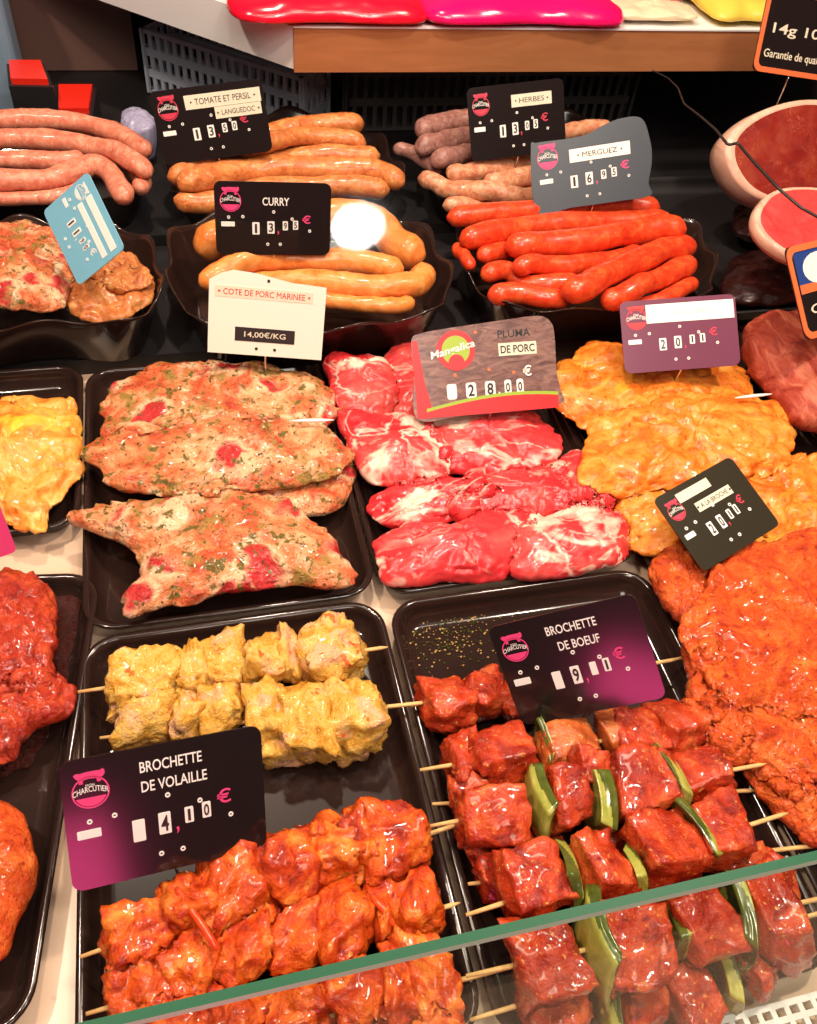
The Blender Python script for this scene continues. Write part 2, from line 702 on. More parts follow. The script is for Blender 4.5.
def dish(corners, rimz, z0, label, group, waves=16, wz=0.0055, wo=0.0035, flare=0.022, name='scalloped_dish'):
    """deep dish with scalloped rim; corners: world xy of its outline at the rim"""
    pts = [Vector((p[0], p[1], 0)) for p in corners]
    ol = resample(catmull(pts, 14, True), 160, True)
    c = Vector((0, 0, 0))
    for p in ol: c += p
    c /= len(ol)
    n = len(ol)
    H = rimz - z0
    prof = [(-flare - 0.006, 0.0, 0), (-flare, 0.003, 0), (-0.004, H * 0.93, 0.8), (0.0, H, 1), (-0.001, H + 0.0012, 1), (-0.003, H, 1), (-0.006, H * 0.9, 0.8), (-flare - 0.003, 0.006, 0), (-flare - 0.012, 0.0035, 0)]
    vs, fs = [], []
    for off, z, w in prof:
        for i, p in enumerate(ol):
            d = p - c
            L = d.length
            ph = math.cos(2 * math.pi * waves * i / n)
            q = c + d * ((L + off + w * wo * ph) / L)
            vs.append(Vector((q.x - c.x, q.y - c.y, z + w * wz * ph)))
    for i in range(len(prof) - 1):
        for j in range(n):
            j2 = (j + 1) % n
            fs.append((i * n + j, i * n + j2, (i + 1) * n + j2, (i + 1) * n + j))
    fs.append(tuple(range(n))[::-1])
    fs.append(tuple((len(prof) - 1) * n + j for j in range(n)))
    o = mesh(name, vs, fs, M['black'], None, True, None, (c.x, c.y, z0))
    enroll(o, label, False)
    return tag(o, label, 'dish', group)


def stick(parent, a, b, off, r=0.0017):
    path = [a.lerp(b, i / 12) for i in range(13)]
    d = (b - a).normalized()
    rad = [r] * 13
    rad[0] = r * 0.75
    path.append(b + d * 0.006)
    rad.append(r * 0.3)
    vs, fs = tube_geo(path, rad, 8)
    return mesh('stick', vs, fs, M['wood_stick'], parent, True, off)


# ------------------------------------------------------------------ materials of food
M['wood_stick'] = meat('bamboo', [(0.3, (0.62, 0.34, 0.12)), (0.7, (0.78, 0.5, 0.2))], 120, 300, 0.2, 0.0005, 0.5, sss=0, coat=0)
M['s_pink'] = meat('pale_pink_sausage', [(0.28, (0.56, 0.11, 0.07)), (0.5, (0.7, 0.22, 0.13)), (0.72, (0.82, 0.4, 0.26))], 90, 300, 0.25, 0.0012, 0.34,
                   flecks=[(230, 0.62, 0.7, (0.78, 0.5, 0.4))])
M['s_tomato'] = meat('tomato_sausage', [(0.28, (0.40, 0.075, 0.02)), (0.5, (0.62, 0.19, 0.05)), (0.72, (0.72, 0.33, 0.1))], 100, 300, 0.3, 0.0014, 0.35,
                     flecks=[(200, 0.63, 0.7, (0.78, 0.5, 0.25))])
M['s_curry'] = meat('curry_sausage', [(0.28, (0.62, 0.14, 0.02)), (0.5, (0.78, 0.25, 0.05)), (0.74, (0.88, 0.38, 0.12))], 70, 300, 0.25, 0.0012, 0.32,
                    flecks=[(230, 0.66, 0.72, (0.6, 0.2, 0.04))])
M['s_herb'] = meat('herb_sausage', [(0.28, (0.2, 0.075, 0.06)), (0.5, (0.34, 0.15, 0.12)), (0.72, (0.5, 0.27, 0.22))], 110, 300, 0.3, 0.0012, 0.34,
                   flecks=[(240, 0.62, 0.7, (0.1, 0.05, 0.04))])
M['s_onion'] = meat('speckled_orange_sausage', [(0.28, (0.45, 0.11, 0.06)), (0.5, (0.62, 0.24, 0.12)), (0.72, (0.75, 0.45, 0.27))], 110, 300, 0.3, 0.0012, 0.34,
                    flecks=[(220, 0.6, 0.68, (0.8, 0.5, 0.33))])
M['s_merguez'] = meat('merguez_sausage', [(0.28, (0.56, 0.026, 0.008)), (0.5, (0.72, 0.055, 0.014)), (0.72, (0.85, 0.13, 0.03))], 80, 300, 0.2, 0.001, 0.3,
                      flecks=[(240, 0.66, 0.74, (0.85, 0.22, 0.07))], coat=0.4)
M['pork_herb'] = meat('herb_marinated_pork', [(0.32, (0.42, 0.03, 0.012)), (0.44, (0.62, 0.11, 0.035)), (0.54, (0.74, 0.24, 0.09)), (0.66, (0.84, 0.46, 0.23))],
                      26, 260, 1.0, 0.0026, 0.22, dist=0.8, patches=(22, 0.59, 0.67, (0.88, 0.58, 0.35)), ovals=(21, .36, (0.56, 0.03, 0.03), (0.86, 0.5, 0.28)),
                      flecks=[(34, 0.56, 0.66, (0.36, 0.2, 0.045)), (85, 0.575, 0.64, (0.16, 0.11, 0.018)), (280, 0.6, 0.66, (0.05, 0.036, 0.008))], sss=.04)
M['pluma'] = meat('raw_pork_pluma', [(0.3, (0.5, 0.012, 0.018)), (0.5, (0.74, 0.04, 0.045)), (0.7, (0.84, 0.12, 0.1))], 18, 200, 0.3, 0.0014, 0.24, dist=0.6, stretch=(0.7, 1.2, 1),
                  patches=(17, 0.55, 0.62, (0.92, 0.6, 0.46)), streaks=(12, 0.022, (0.9, 0.5, 0.4)), sss=0.12)
M['turkey'] = meat('yellow_marinated_turkey', [(0.3, (0.58, 0.07, 0.006)), (0.44, (0.78, 0.18, 0.016)), (0.56, (0.86, 0.28, 0.035)), (0.7, (0.9, 0.4, 0.08))], 26, 260, 0.6, 0.0018, 0.22,
                   dist=1.5, patches=(13, 0.6, 0.74, (0.72, 0.45, 0.03)), flecks=[(170, 0.6, 0.68, (0.68, 0.08, 0.006))], sss=.06)
M['turkey_pale'] = meat('pale_yellow_turkey', [(0.3, (0.78, 0.14, 0.014)), (0.44, (0.86, 0.27, 0.035)), (0.56, (0.9, 0.38, 0.07)), (0.7, (0.92, 0.56, 0.2))], 26, 260, 0.6, 0.0018, 0.22,
                        dist=1.5, patches=(15, 0.58, 0.7, (0.85, 0.55, 0.04)), flecks=[(170, 0.62, 0.7, (0.8, 0.14, 0.015))], sss=.06)
M['red_marinade'] = meat('orange_red_marinated_meat', [(0.3, (0.38, 0.022, 0.005)), (0.43, (0.66, 0.07, 0.009)), (0.56, (0.8, 0.125, 0.016)), (0.72, (0.88, 0.22, 0.04))], 46, 330, 1.0, 0.003, 0.26,
                         dist=1.2, flecks=[(240, 0.6, 0.68, (0.36, 0.025, 0.005)), (90, 0.65, 0.71, (0.42, 0.02, 0.008))], sss=.04)
M['dark_marinade'] = meat('dark_red_marinated_meat', [(0.3, (0.2, 0.008, 0.004)), (0.43, (0.42, 0.026, 0.008)), (0.56, (0.58, 0.055, 0.013)), (0.74, (0.7, 0.13, 0.03))], 50, 330, 0.9, 0.003, 0.2,
                          dist=1.2, flecks=[(200, 0.6, 0.68, (0.15, 0.009, 0.003))], coat=0.4, sss=.04)
M['chicken_y'] = meat('yellow_chicken_cube', [(0.3, (0.5, 0.19, 0.015)), (0.43, (0.76, 0.35, 0.04)), (0.56, (0.84, 0.48, 0.1)), (0.72, (0.9, 0.62, 0.26))], 60, 320, 0.9, 0.0028, 0.26,
                      dist=1.0, patches=(30, 0.53, 0.62, (0.9, 0.46, 0.24)), flecks=[(60, 0.63, 0.68, (0.8, 0.13, 0.02)), (240, 0.62, 0.68, (0.4, 0.27, 0.02))], sss=.06)
M['chicken_o'] = meat('orange_chicken_cube', [(0.3, (0.24, 0.01, 0.003)), (0.44, (0.56, 0.048, 0.005)), (0.56, (0.76, 0.12, 0.011)), (0.7, (0.9, 0.3, 0.045))], 36, 220, 0.9, 0.0026, 0.17,
                      dist=1.2, flecks=[(150, 0.6, 0.68, (0.36, 0.018, 0.003))], coat=0.6, coatr=.07, sss=.04)
M['beef'] = meat('beef_cube', [(0.3, (0.2, 0.007, 0.003)), (0.45, (0.42, 0.028, 0.007)), (0.56, (0.56, 0.056, 0.013)), (0.72, (0.68, 0.14, 0.034))], 34, 170, 1.0, 0.0022, 0.2,
                 dist=0.9, flecks=[(260, 0.62, 0.67, (0.7, 0.27, 0.06)), (50, 0.58, 0.68, (0.22, 0.012, 0.005))], coat=0.6, coatr=.06, sss=.02, rvar=.15)
M['beef_brown'] = meat('browned_beef_cube', [(0.3, (0.2, 0.025, 0.006)), (0.5, (0.46, 0.09, 0.018)), (0.7, (0.62, 0.19, 0.05))], 45, 260, 0.5, 0.0016, 0.2,
                       flecks=[(260, 0.6, 0.67, (0.7, 0.38, 0.12))], coat=0.35, sss=.06)
M['pepper_skin'] = meat('green_pepper_skin', [(0.3, (0.04, 0.055, 0.008)), (0.7, (0.12, 0.14, 0.02))], 60, 200, 0.1, 0.001, 0.15, sss=0, coat=0.5)
M['pepper_flesh'] = meat('green_pepper_flesh', [(0.3, (0.22, 0.25, 0.03)), (0.7, (0.5, 0.44, 0.1))], 60, 200, 0.2, 0.001, 0.25, sss=0.1)
M['pepper_red'] = meat('red_pepper_strip', [(0.3, (0.6, 0.03, 0.008)), (0.7, (0.78, 0.09, 0.015))], 60, 200, 0.1, 0.001, 0.2, sss=0.1, coat=0.5)
M['ham'] = meat('cured_ham_flesh', [(0.3, (0.17, 0.008, 0.006)), (0.5, (0.25, 0.016, 0.009)), (0.75, (0.33, 0.05, 0.018))], 25, 200, 0.15, 0.001, 0.4, streaks=(40, 0.012, (0.4, 0.08, 0.04)), coat=0, sss=0)
M['ham_pink'] = meat('pink_ham_flesh', [(0.3, (0.62, 0.03, 0.035)), (0.7, (0.75, 0.08, 0.07))], 35, 200, 0.15, 0.001, 0.3)
M['fat'] = meat('ham_fat', [(0.3, (0.7, 0.36, 0.25)), (0.7, (0.8, 0.52, 0.38))], 40, 200, 0.2, 0.001, 0.4)
M['red_roast'] = meat('red_roast_meat', [(0.32, (0.24, 0.02, 0.011)), (0.5, (0.42, 0.06, 0.03)), (0.66, (0.6, 0.17, 0.095))], 34, 200, 0.6, 0.002, 0.5, stretch=(2, .6, 1), coat=0, dist=1.2, sss=.03)
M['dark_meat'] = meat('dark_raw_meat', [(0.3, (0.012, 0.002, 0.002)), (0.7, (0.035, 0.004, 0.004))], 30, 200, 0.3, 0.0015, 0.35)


def two_sided_fresnel(t, ior):
    ge = t.n('ShaderNodeNewGeometry')
    mr = t.n('ShaderNodeMapRange')
    mr.inputs['To Min'].default_value = ior
    mr.inputs['To Max'].default_value = 1 / ior
    t.l(ge.outputs['Backfacing'], mr.inputs['Value'])
    fr = t.n('ShaderNodeFresnel')
    t.l(mr.outputs[0], fr.inputs['IOR'])
    return fr


def film_mat():
    t = NT('clear_film')
    tr = t.n('ShaderNodeBsdfTransparent')
    gl = t.n('ShaderNodeBsdfGlossy', Roughness=0.05)
    fr = two_sided_fresnel(t, 1.45)
    mx = t.n('ShaderNodeMixShader')
    t.l(fr.outputs[0], mx.inputs[0])
    t.l(tr.outputs[0], mx.inputs[1])
    t.l(gl.outputs[0], mx.inputs[2])
    t.l(mx.outputs[0], t.out.inputs['Surface'])
    return t.m


def glass_mat():
    t = NT('clear_glass')
    tr = t.n('ShaderNodeBsdfTransparent')
    tr.inputs['Color'].default_value = (0.93, 0.97, 0.95, 1)
    gl = t.n('ShaderNodeBsdfGlossy', Roughness=0.02)
    fr = two_sided_fresnel(t, 1.2)
    mx = t.n('ShaderNodeMixShader')
    t.l(fr.outputs[0], mx.inputs[0])
    t.l(tr.outputs[0], mx.inputs[1])
    t.l(gl.outputs[0], mx.inputs[2])
    t.l(mx.outputs[0], t.out.inputs['Surface'])
    return t.m


M['film'] = film_mat()
M['glass'] = glass_mat()
M['glass_edge'] = plain('green_glass_edge', (0.008, 0.085, 0.038), 0.4, spec=.2)
M['glass_bevel'] = plain('pale_glass_bevel', (0.3, 0.36, 0.27), 0.3)

# ------------------------------------------------------------------ price tags
PIG = [(-.5, .52), (-.40, .60), (-.28, .56), (-.1, .6), (.2, .6), (.36, .58), (.44, .66), (.5, .56), (.5, .38), (.44, .26), (.38, .22), (.36, .0), (.24, .0), (.22, .2), (0, .24), (-.2, .2), (-.22, 0), (-.34, 0), (-.36, .24), (-.44, .34)]


def badge_geo(mb, cx, cy, s, z, mat):
    """pig over a round badge with a lettered band"""
    mb.prism([(cx + x * s * 1.18, cy + (y * .82 + 0.36) * s) for x, y in PIG], z, z + 0.0002, mat)
    mb.ring((cx, cy - 0.05 * s), 0.66 * s, 0.72 * s, z, z + 0.0002, mat, 28)
    low = [(cx + 0.62 * s * math.cos(a), cy - 0.05 * s + 0.62 * s * math.sin(a)) for a in [math.radians(180 + 22 + i * (136 / 16)) for i in range(17)]]
    mb.prism(low, z, z + 0.0002, mat)
    v, f = text_geo('CHARCUTIER', 1.36 * s, 0.26 * s, 0.01)
    mb.add([(p.x + cx, p.y + cy + (0.10 - 0.16 * (p.x / (0.68 * s)) ** 2) * s, z + 0.0003) for p in v], f, M['white'])
    v, f = text_geo('MON', 0.34 * s, 0.12 * s)
    mb.add([(p.x + cx, p.y + cy + 0.27 * s, z + 0.0003) for p in v], f, M['white'])


def tag_frame(px, zb, tilt, turn=0.0, aspect=1.42, lock=False):
    """px TL,TR,BR,BL in the photo; the card leans back on a pin whose foot is near height zb"""
    (a, b, c, d) = px
    base = at((c[0] + d[0]) / 2, (c[1] + d[1]) / 2, zb)
    best = None
    for ti in ([tilt] if lock else range(20, 86, 3)):
        for tu in ([turn] if lock else range(-45, 46, 5)):
            t = math.radians(ti)
            n = Matrix.Rotation(math.radians(tu), 3, 'Z') @ Vector((0, -math.sin(t), math.cos(t)))
            Q = []
            for q in px:
                r = ray(*q)
                Q.append(CAM + r * ((base - CAM).dot(n) / r.dot(n)))
            xa, ya = (Q[1] - Q[0]) + (Q[2] - Q[3]), (Q[0] - Q[3]) + (Q[1] - Q[2])
            cost = (xa.normalized().dot(ya.normalized())) ** 2 * 6 + (math.log(xa.length / ya.length / aspect)) ** 2 + ((ti - tilt) / 150) ** 2 + ((tu - turn) / 150) ** 2
            if best is None or cost < best[0]: best = (cost, Q, ti, tu)
    P = best[1]
    x = ((P[1] - P[0]) + (P[2] - P[3])).normalized()
    y0 = (P[0] - P[3]) + (P[1] - P[2])
    y = (y0 - x * y0.dot(x)).normalized()
    n2 = x.cross(y)
    w = ((P[1] - P[0]).length + (P[2] - P[3]).length) / 2
    h = ((P[0] - P[3]).dot(y) + (P[1] - P[2]).dot(y)) / 2
    c0 = (P[0] + P[1] + P[2] + P[3]) / 4
    m = Matrix(((x.x, y.x, n2.x, c0.x), (x.y, y.y, n2.y, c0.y), (x.z, y.z, n2.z, c0.z), (0, 0, 0, 1)))
    return m, w, h


TAGS = []


def price_tag(px, zb, tilt, label, digits='', lines=(), strips=(), card='card', badge='pink', turn=0.0, pin=0.03, outline=None, euro='pink', win=True, rivets=True, cat='price tag', build=None, group='price tags', base_shift=0.0, badge_pos=(0.125, 0.75), lock=False, aspect=1.42):
    m, w, h = tag_frame(px, zb, tilt, turn, aspect, lock)
    cc_ = m.translation; vv_ = (cc_ - CAM).normalized(); nn_ = m.to_3x3() @ Vector((0, 0, 1)); rr_ = vv_ - 2 * vv_.dot(nn_) * nn_
    TAGS.append((label[:40], 'refl', [round(x, 2) for x in rr_], 'at z=1', [round(x, 2) for x in (cc_ + rr_ * ((1 - cc_.z) / rr_.z))] if rr_.z > .05 else None))
    root = empty('price_tag', None, label, cat, group, m)
    T = 0.0006

    def X(u): return (u - 0.5) * w

    def Y(v): return (v - 0.5) * h
    mb = MB()
    if outline:
        pts = [Vector((X(u), Y(v), 0)) for u, v in outline]
        pts = [(p.x, p.y) for p in catmull(pts, 5, True)] if len(outline) > 12 else [(p.x, p.y) for p in pts]
    else:
        pts = rrect(-w / 2, -h / 2, w / 2, h / 2, 0.06 * w, 5)
    mb.prism(pts, -T, T, M[card])
    mb.build('card', root)
    # pin, straight down in the world from under the card
    inv = m.inverted()
    top = m @ Vector((X(0.5 + base_shift), Y(0.03), -0.0016))
    foot = top + Vector((0, 0.004, -pin))
    pth = [top + (foot - top) * (i / 5) for i in range(6)]
    v, f = tube_geo(pth, [0.0011] * 5 + [0.0005], 8)
    v = [inv @ q for q in v]
    up2 = [Vector((X(0.5 + base_shift) - 0.003, Y(0.16), -0.0014)), Vector((X(0.5 + base_shift) - 0.003, Y(0.02), -0.0014)), Vector((X(0.5 + base_shift) + 0.003, Y(0.02), -0.0014)), Vector((X(0.5 + base_shift) + 0.003, Y(0.16), -0.0014))]
    pm = MB()
    pm.add(v, f, M['steel'])
    pm.prism([(q.x, q.y) for q in up2], -0.0018, -T, M['steel'])
    pm.build('pin', root, True)
    if badge:
        mb = MB()
        badge_geo(mb, X(badge_pos[0] + .01), Y(badge_pos[1]), 0.125 * w, T, M[badge])
        mb.build('logo', root)
    for (u, v, ww, hh, mt, txt, inkm, tw, th) in strips:
        mb = MB()
        mb.box((X(u) - ww * w / 2, Y(v) - hh * h / 2, T), (X(u) + ww * w / 2, Y(v) + hh * h / 2, T + 0.0003), M[mt])
        s = mb.build('name_strip', root)
        if txt:
            gv, gf = text_geo(txt, tw * w, th * h)
            mb = MB()
            mb.add([(q.x + X(u), q.y + Y(v), T + 0.0005) for q in gv], gf, M[inkm])
            for sx in (-1, 1):
                mb.ring((X(u) + sx * (tw * w / 2 + 0.035 * w), Y(v)), 0.0002, 0.0011, T + 0.0003, T + 0.0006, M[inkm], 8)
            mb.build('lettering', s)
    for (u, v, tw, th, txt, mt) in lines:
        gv, gf = text_geo(txt, tw * w, th * h, 0.012)
        mb = MB()
        mb.add([(q.x + X(u), q.y + Y(v), T + 0.0002) for q in gv], gf, M[mt])
        mb.build('lettering', root)
    if win:
        # small unit window, then the four price windows
        mb = MB()
        mb.prism(rrect(X(0.05), Y(0.395), X(0.165), Y(0.46), 0.0008, 3), T, T + 0.0003, M['white'])
        mb.build('unit_window', root)
        us = [(0.345, 0.062, 0.17, 0.37), (0.475, 0.062, 0.17, 0.385), (0.60, 0.045, 0.125, 0.41), (0.69, 0.045, 0.125, 0.42)]
        for (u, ww, hh, v), dch in zip(us, digits):
            mb = MB()
            mb.prism(rrect(X(u) - ww * w / 2, Y(v) - hh * h / 2, X(u) + ww * w / 2, Y(v) + hh * h / 2, 0.0008, 3), T, T + 0.0003, M['white'])
            if dch != ' ':
                gv, gf = text_geo(dch, ww * w * (0.32 if dch == '1' else 0.62), hh * h * 0.74, 0.02)
                mb.add([(q.x + X(u), q.y + Y(v), T + 0.0005) for q in gv], gf, M['ink'])
            mb.build('price_window', root)
        mb = MB()
        gv, gf = text_geo(',', 0.014 * w, 0.055 * h, 0.01)
        mb.add([(q.x + X(0.538), q.y + Y(0.31), T + 0.0002) for q in gv], gf, M[euro])
        mb.build('decimal_comma', root)
        mb = MB()
        gv, gf = text_geo('€', 0.075 * w, 0.115 * h, 0.015)
        mb.add([(q.x + X(0.785), q.y + Y(0.50), T + 0.0002) for q in gv], gf, M[euro])
        mb.build('euro_sign', root)
    if rivets:
        for (u, v) in ((0.5, 0.60), (0.115, 0.52), (0.235, 0.53), (0.66, 0.505), (0.815, 0.34), (0.445, 0.15), (0.555, 0.15)):
            mb = MB()
            mb.ring((X(u), Y(v)), 0.0008, 0.0017, T, T + 0.0005, M['white'], 12)
            mb.build('rivet', root)
    if build: build(root, X, Y, w, h, T)
    return root


# ------------------------------------------------------------------ the counter and its trays
cm = NT('pink_beige_counter')
cv = cm.coords(False)
cc = cm.ramp(cm.noise(cv, 12, 3), [(0.3, (0.68, 0.46, 0.32)), (0.7, (0.76, 0.54, 0.39))])
cm.l(cc, cm.b.inputs['Base Color'])
cm.pset(Roughness=0.3)
mb = MB()
mb.box((-0.6, -0.62, -0.04), (1.25, 0.375, 0.0), cm.m)
top = mb.build('display_counter')
tag(top, 'pale pinkish counter surface showing in the gaps between the front trays', 'counter')
mb = MB()
mb.prism([(-0.6, 0.3755), (1.25, 0.3755), (1.25, 0.60), (-0.6, 0.60)], -0.04, 0.02, M['black_matt'])
mb.prism([(-0.6, 0.6005), (1.25, 0.6005), (1.25, 1.2), (-0.6, 1.2)], -0.04, 0.035, M['black_matt'])
st = mb.build('display_step')
tag(st, 'black raised step under the scalloped sausage dishes', 'display step')

GT = 'black meat trays'
tray(0.0, -0.35, 0.2545, 0.0, 'black tray holding yellow chicken skewers behind orange ones', GT)
tray(0.2600, -0.36, 0.5140, -0.006, 'black tray full of beef and green pepper skewers', GT)
tray(0.5200, -0.36, 0.80, 0.043, 'black tray under the rough orange-red marinated meat on the right', GT)
tray(-0.255, -0.275, -0.005, 0.085, 'black tray with dark red marinated meat and sauce at its rim', GT, rot=math.radians(-7))
tray(0.0, 0.006, 0.2555, 0.355, 'black tray under the herb-speckled pork steaks', GT)
tray(0.2580, 0.002, 0.5170, 0.352, 'black tray holding the raw pink and white pork pluma', GT)
tray(0.5190, 0.048, 0.80, 0.365, 'black tray under the big yellow-orange turkey escalopes', GT)
tray(-0.262, 0.128, -0.003, 0.365, 'black tray with pale yellow turkey by the left edge', GT)

GD = 'scalloped black dishes'


def dish_px(px, rimz, z0, label, **k):
    c = [at(x, y, rimz) for x, y in px]
    return dish([(p.x, p.y) for p in c], rimz, z0, label, GD, **k)


S1, S2 = 0.0205, 0.0355
R1, R2 = 0.085, 0.087
dish_px([(-130, 330), (-60, 336), (60, 322), (130, 322), (158, 300), (160, 262), (132, 228), (60, 220), (-60, 224), (-140, 250)], R1, S1, 'scalloped black dish of mixed pale and orange pork pieces', waves=11)
dish_px([(200, 322), (260, 336), (340, 329), (428, 313), (450, 292), (448, 262), (424, 228), (390, 214), (300, 210), (196, 218), (168, 242), (172, 292)], R1, S1, 'scalloped black dish of golden curry sausages', waves=11)
dish_px([(466, 268), (484, 296), (540, 310), (640, 306), (698, 298), (716, 278), (708, 240), (680, 220), (600, 212), (510, 212), (468, 220), (456, 240)], R1, S1, 'scalloped black dish of bright red merguez', waves=11)
dish_px([(-120, 200), (0, 199), (90, 201), (132, 196), (148, 182), (146, 162), (130, 138), (60, 118), (-60, 118), (-140, 140)], R2, S2, 'scalloped black dish of long pale pink sausages', waves=11)
dish_px([(180, 196), (240, 199), (330, 197), (385, 194), (404, 184), (398, 160), (372, 130), (330, 112), (250, 114), (190, 134), (168, 158), (168, 184)], R2, S2, 'scalloped black dish of tomato and parsley sausages', waves=11)
dish_px([(436, 192), (470, 199), (560, 196), (620, 190), (634, 176), (622, 150), (590, 118), (520, 108), (450, 112), (418, 135), (420, 168)], R2, S2, 'scalloped black dish of grey-brown and speckled sausages', waves=11)

# ------------------------------------------------------------------ sausages
g = 'pale pink sausages'
sausage('sausage', [(-40, 122), (20, 119), (75, 122), (118, 134), (150, 153)], 0.118, 9.5, M['s_pink'], 'uppermost long pale pink sausage, at the back of its dish', group=g)
sausage('sausage', [(-40, 141), (20, 139), (75, 143), (115, 155), (150, 176)], 0.110, 10, M['s_pink'], 'pale pink sausage with a red end, second from the back', group=g)
sausage('sausage', [(-40, 160), (20, 160), (60, 161), (88, 160)], 0.104, 9, M['s_pink'], 'short pale pink sausage between the long one and the curled one', group=g)
sausage('sausage', [(-40, 182), (20, 182), (60, 178), (90, 163), (107, 168), (117, 185), (127, 200)], 0.104, 10.5, M['s_pink'], 'pale pink sausage curled over at the front of its dish', group=g)
sausage('sausage', [(-40, 200), (15, 197), (55, 196), (85, 185)], 0.093, 7, M['s_pink'], 'thin pale pink sausage lowest along the dish rim', group=g)
sausage('sausage', [(120, 156), (132, 166), (141, 178), (140, 190)], 0.098, 9, M['s_pink'], 'short reddish pink sausage end behind the curled sausage', group=g)
g = 'tomato and parsley sausages'
sausage('sausage', [(262, 138), (300, 127), (330, 124), (364, 124)], 0.125, 10, M['s_tomato'], 'topmost orange-brown tomato sausage, right behind the tag', group=g)
sausage('sausage', [(240, 158), (290, 149), (330, 145), (366, 145)], 0.118, 9, M['s_tomato'], 'second orange-brown tomato sausage from the top', group=g)
sausage('sausage', [(168, 178), (205, 170), (245, 160), (300, 156), (380, 156)], 0.112, 10, M['s_tomato'], 'orange-brown tomato sausage under the tag corner, third from the top', group=g)
sausage('sausage', [(182, 192), (220, 176), (270, 166), (340, 164), (378, 172), (403, 184)], 0.108, 12, M['s_tomato'], 'thick orange-brown tomato sausage bending down at its end', group=g)
sausage('sausage', [(174, 199), (205, 194), (250, 184), (310, 181), (390, 190)], 0.100, 10.5, M['s_tomato'], 'pinker tomato sausage at the front of its dish', group=g)
g = 'curry sausages'
sausage('sausage', [(198, 250), (225, 236), (280, 222), (335, 216), (375, 224), (398, 246), (425, 258)], 0.100, 17, M['s_curry'], 'thick golden curry sausage with the white glare on it', group=g)
sausage('sausage', [(200, 284), (230, 272), (290, 263), (355, 261), (405, 271)], 0.100, 12.5, M['s_curry'], 'straight golden curry sausage in the middle of its dish', group=g)
sausage('sausage', [(235, 276), (280, 278), (335, 286), (390, 292), (414, 286), (428, 268)], 0.092, 13, M['s_curry'], 'golden curry sausage with its end turned up, nearest the rim', group=g)
sausage('sausage', [(290, 293), (340, 300), (380, 302), (412, 296)], 0.088, 8, M['s_curry'], 'thin golden curry sausage low along the front rim', group=g)
g = 'grey-brown herb sausages'
sausage('sausage', [(417, 132), (445, 124), (475, 121), (505, 122)], 0.128, 10, M['s_herb'], 'topmost grey-brown herb sausage beside the black tag', group=g)
sausage('sausage', [(416, 150), (445, 141), (475, 137), (510, 134)], 0.118, 10, M['s_herb'], 'middle grey-brown herb sausage beside the black tag', group=g)
sausage('sausage', [(431, 164), (455, 155), (480, 150), (515, 148)], 0.110, 9.5, M['s_herb'], 'lowest grey-brown herb sausage beside the black tag', group=g)
sausage('sausage', [(393, 148), (408, 151), (424, 158), (440, 168)], 0.100, 7, M['s_herb'], 'small thin herb sausage poking out over the dish rim', group=g)
g = 'speckled orange sausages'
sausage('sausage', [(447, 178), (480, 171), (515, 166), (560, 158)], 0.106, 9.5, M['s_onion'], 'reddish speckled sausage right under the grey-brown ones', group=g)
sausage('sausage', [(482, 186), (520, 178), (560, 172), (600, 168)], 0.104, 10, M['s_onion'], 'plump speckled sausage in front of the reddish one', group=g)
sausage('sausage', [(418, 178), (445, 184), (475, 194), (520, 198), (560, 194)], 0.098, 9.5, M['s_onion'], 'bent speckled sausage with a blunt end at the rim', group=g)
sausage('sausage', [(443, 206), (480, 202), (520, 199), (570, 196)], 0.092, 7.5, M['s_onion'], 'speckled sausage with a pointed pink tip at the front', group=g)
sausage('sausage', [(545, 138), (570, 131), (595, 128), (612, 128)], 0.115, 8, M['s_onion'], 'orange speckled sausage end showing between two tags', group=g)
g = 'red merguez'
mz = [
    ([(447, 218), (500, 213), (560, 210), (620, 209), (660, 209)], .112, 10.5, 'red merguez at the very back, under the slate tag'),
    ([(460, 241), (510, 230), (560, 222), (620, 218), (672, 222)], .108, 11.5, 'red merguez second from the back, with a rounded tip'),
    ([(505, 247), (550, 244), (610, 240), (650, 230), (685, 236)], .112, 13, 'thick red merguez lying across the top of the heap'),
    ([(562, 294), (600, 283), (640, 265), (670, 246), (692, 240)], .106, 13, 'large red merguez slanting up to the right in front'),
    ([(600, 297), (640, 286), (668, 272), (694, 262)], .096, 11, 'red merguez tucked beneath the large slanting one'),
    ([(512, 271), (545, 270), (590, 262), (640, 250)], .100, 10, 'red merguez running under the thick top one'),
    ([(488, 296), (515, 293), (550, 297), (572, 297)], .090, 10.5, 'short red merguez at the front left of the heap'),
    ([(482, 276), (505, 270), (540, 280), (580, 282)], .094, 10, 'red merguez with its narrow end over the front short one'),
    ([(479, 258), (495, 251), (520, 249)], .098, 9, 'stubby red merguez end poking out at the side of the heap'),
    ([(455, 245), (463, 254), (472, 268)], .094, 7, 'small red merguez end against the left dish rim'),
    ([(630, 297), (655, 297), (680, 290), (694, 280)], .086, 8, 'low red merguez by the right front rim'),
]
for p, z, r, lab in mz:
    sausage('merguez', p, z, r, M['s_merguez'], lab, 'sausage', g, jit=0.05)

settle_sausages(.04)

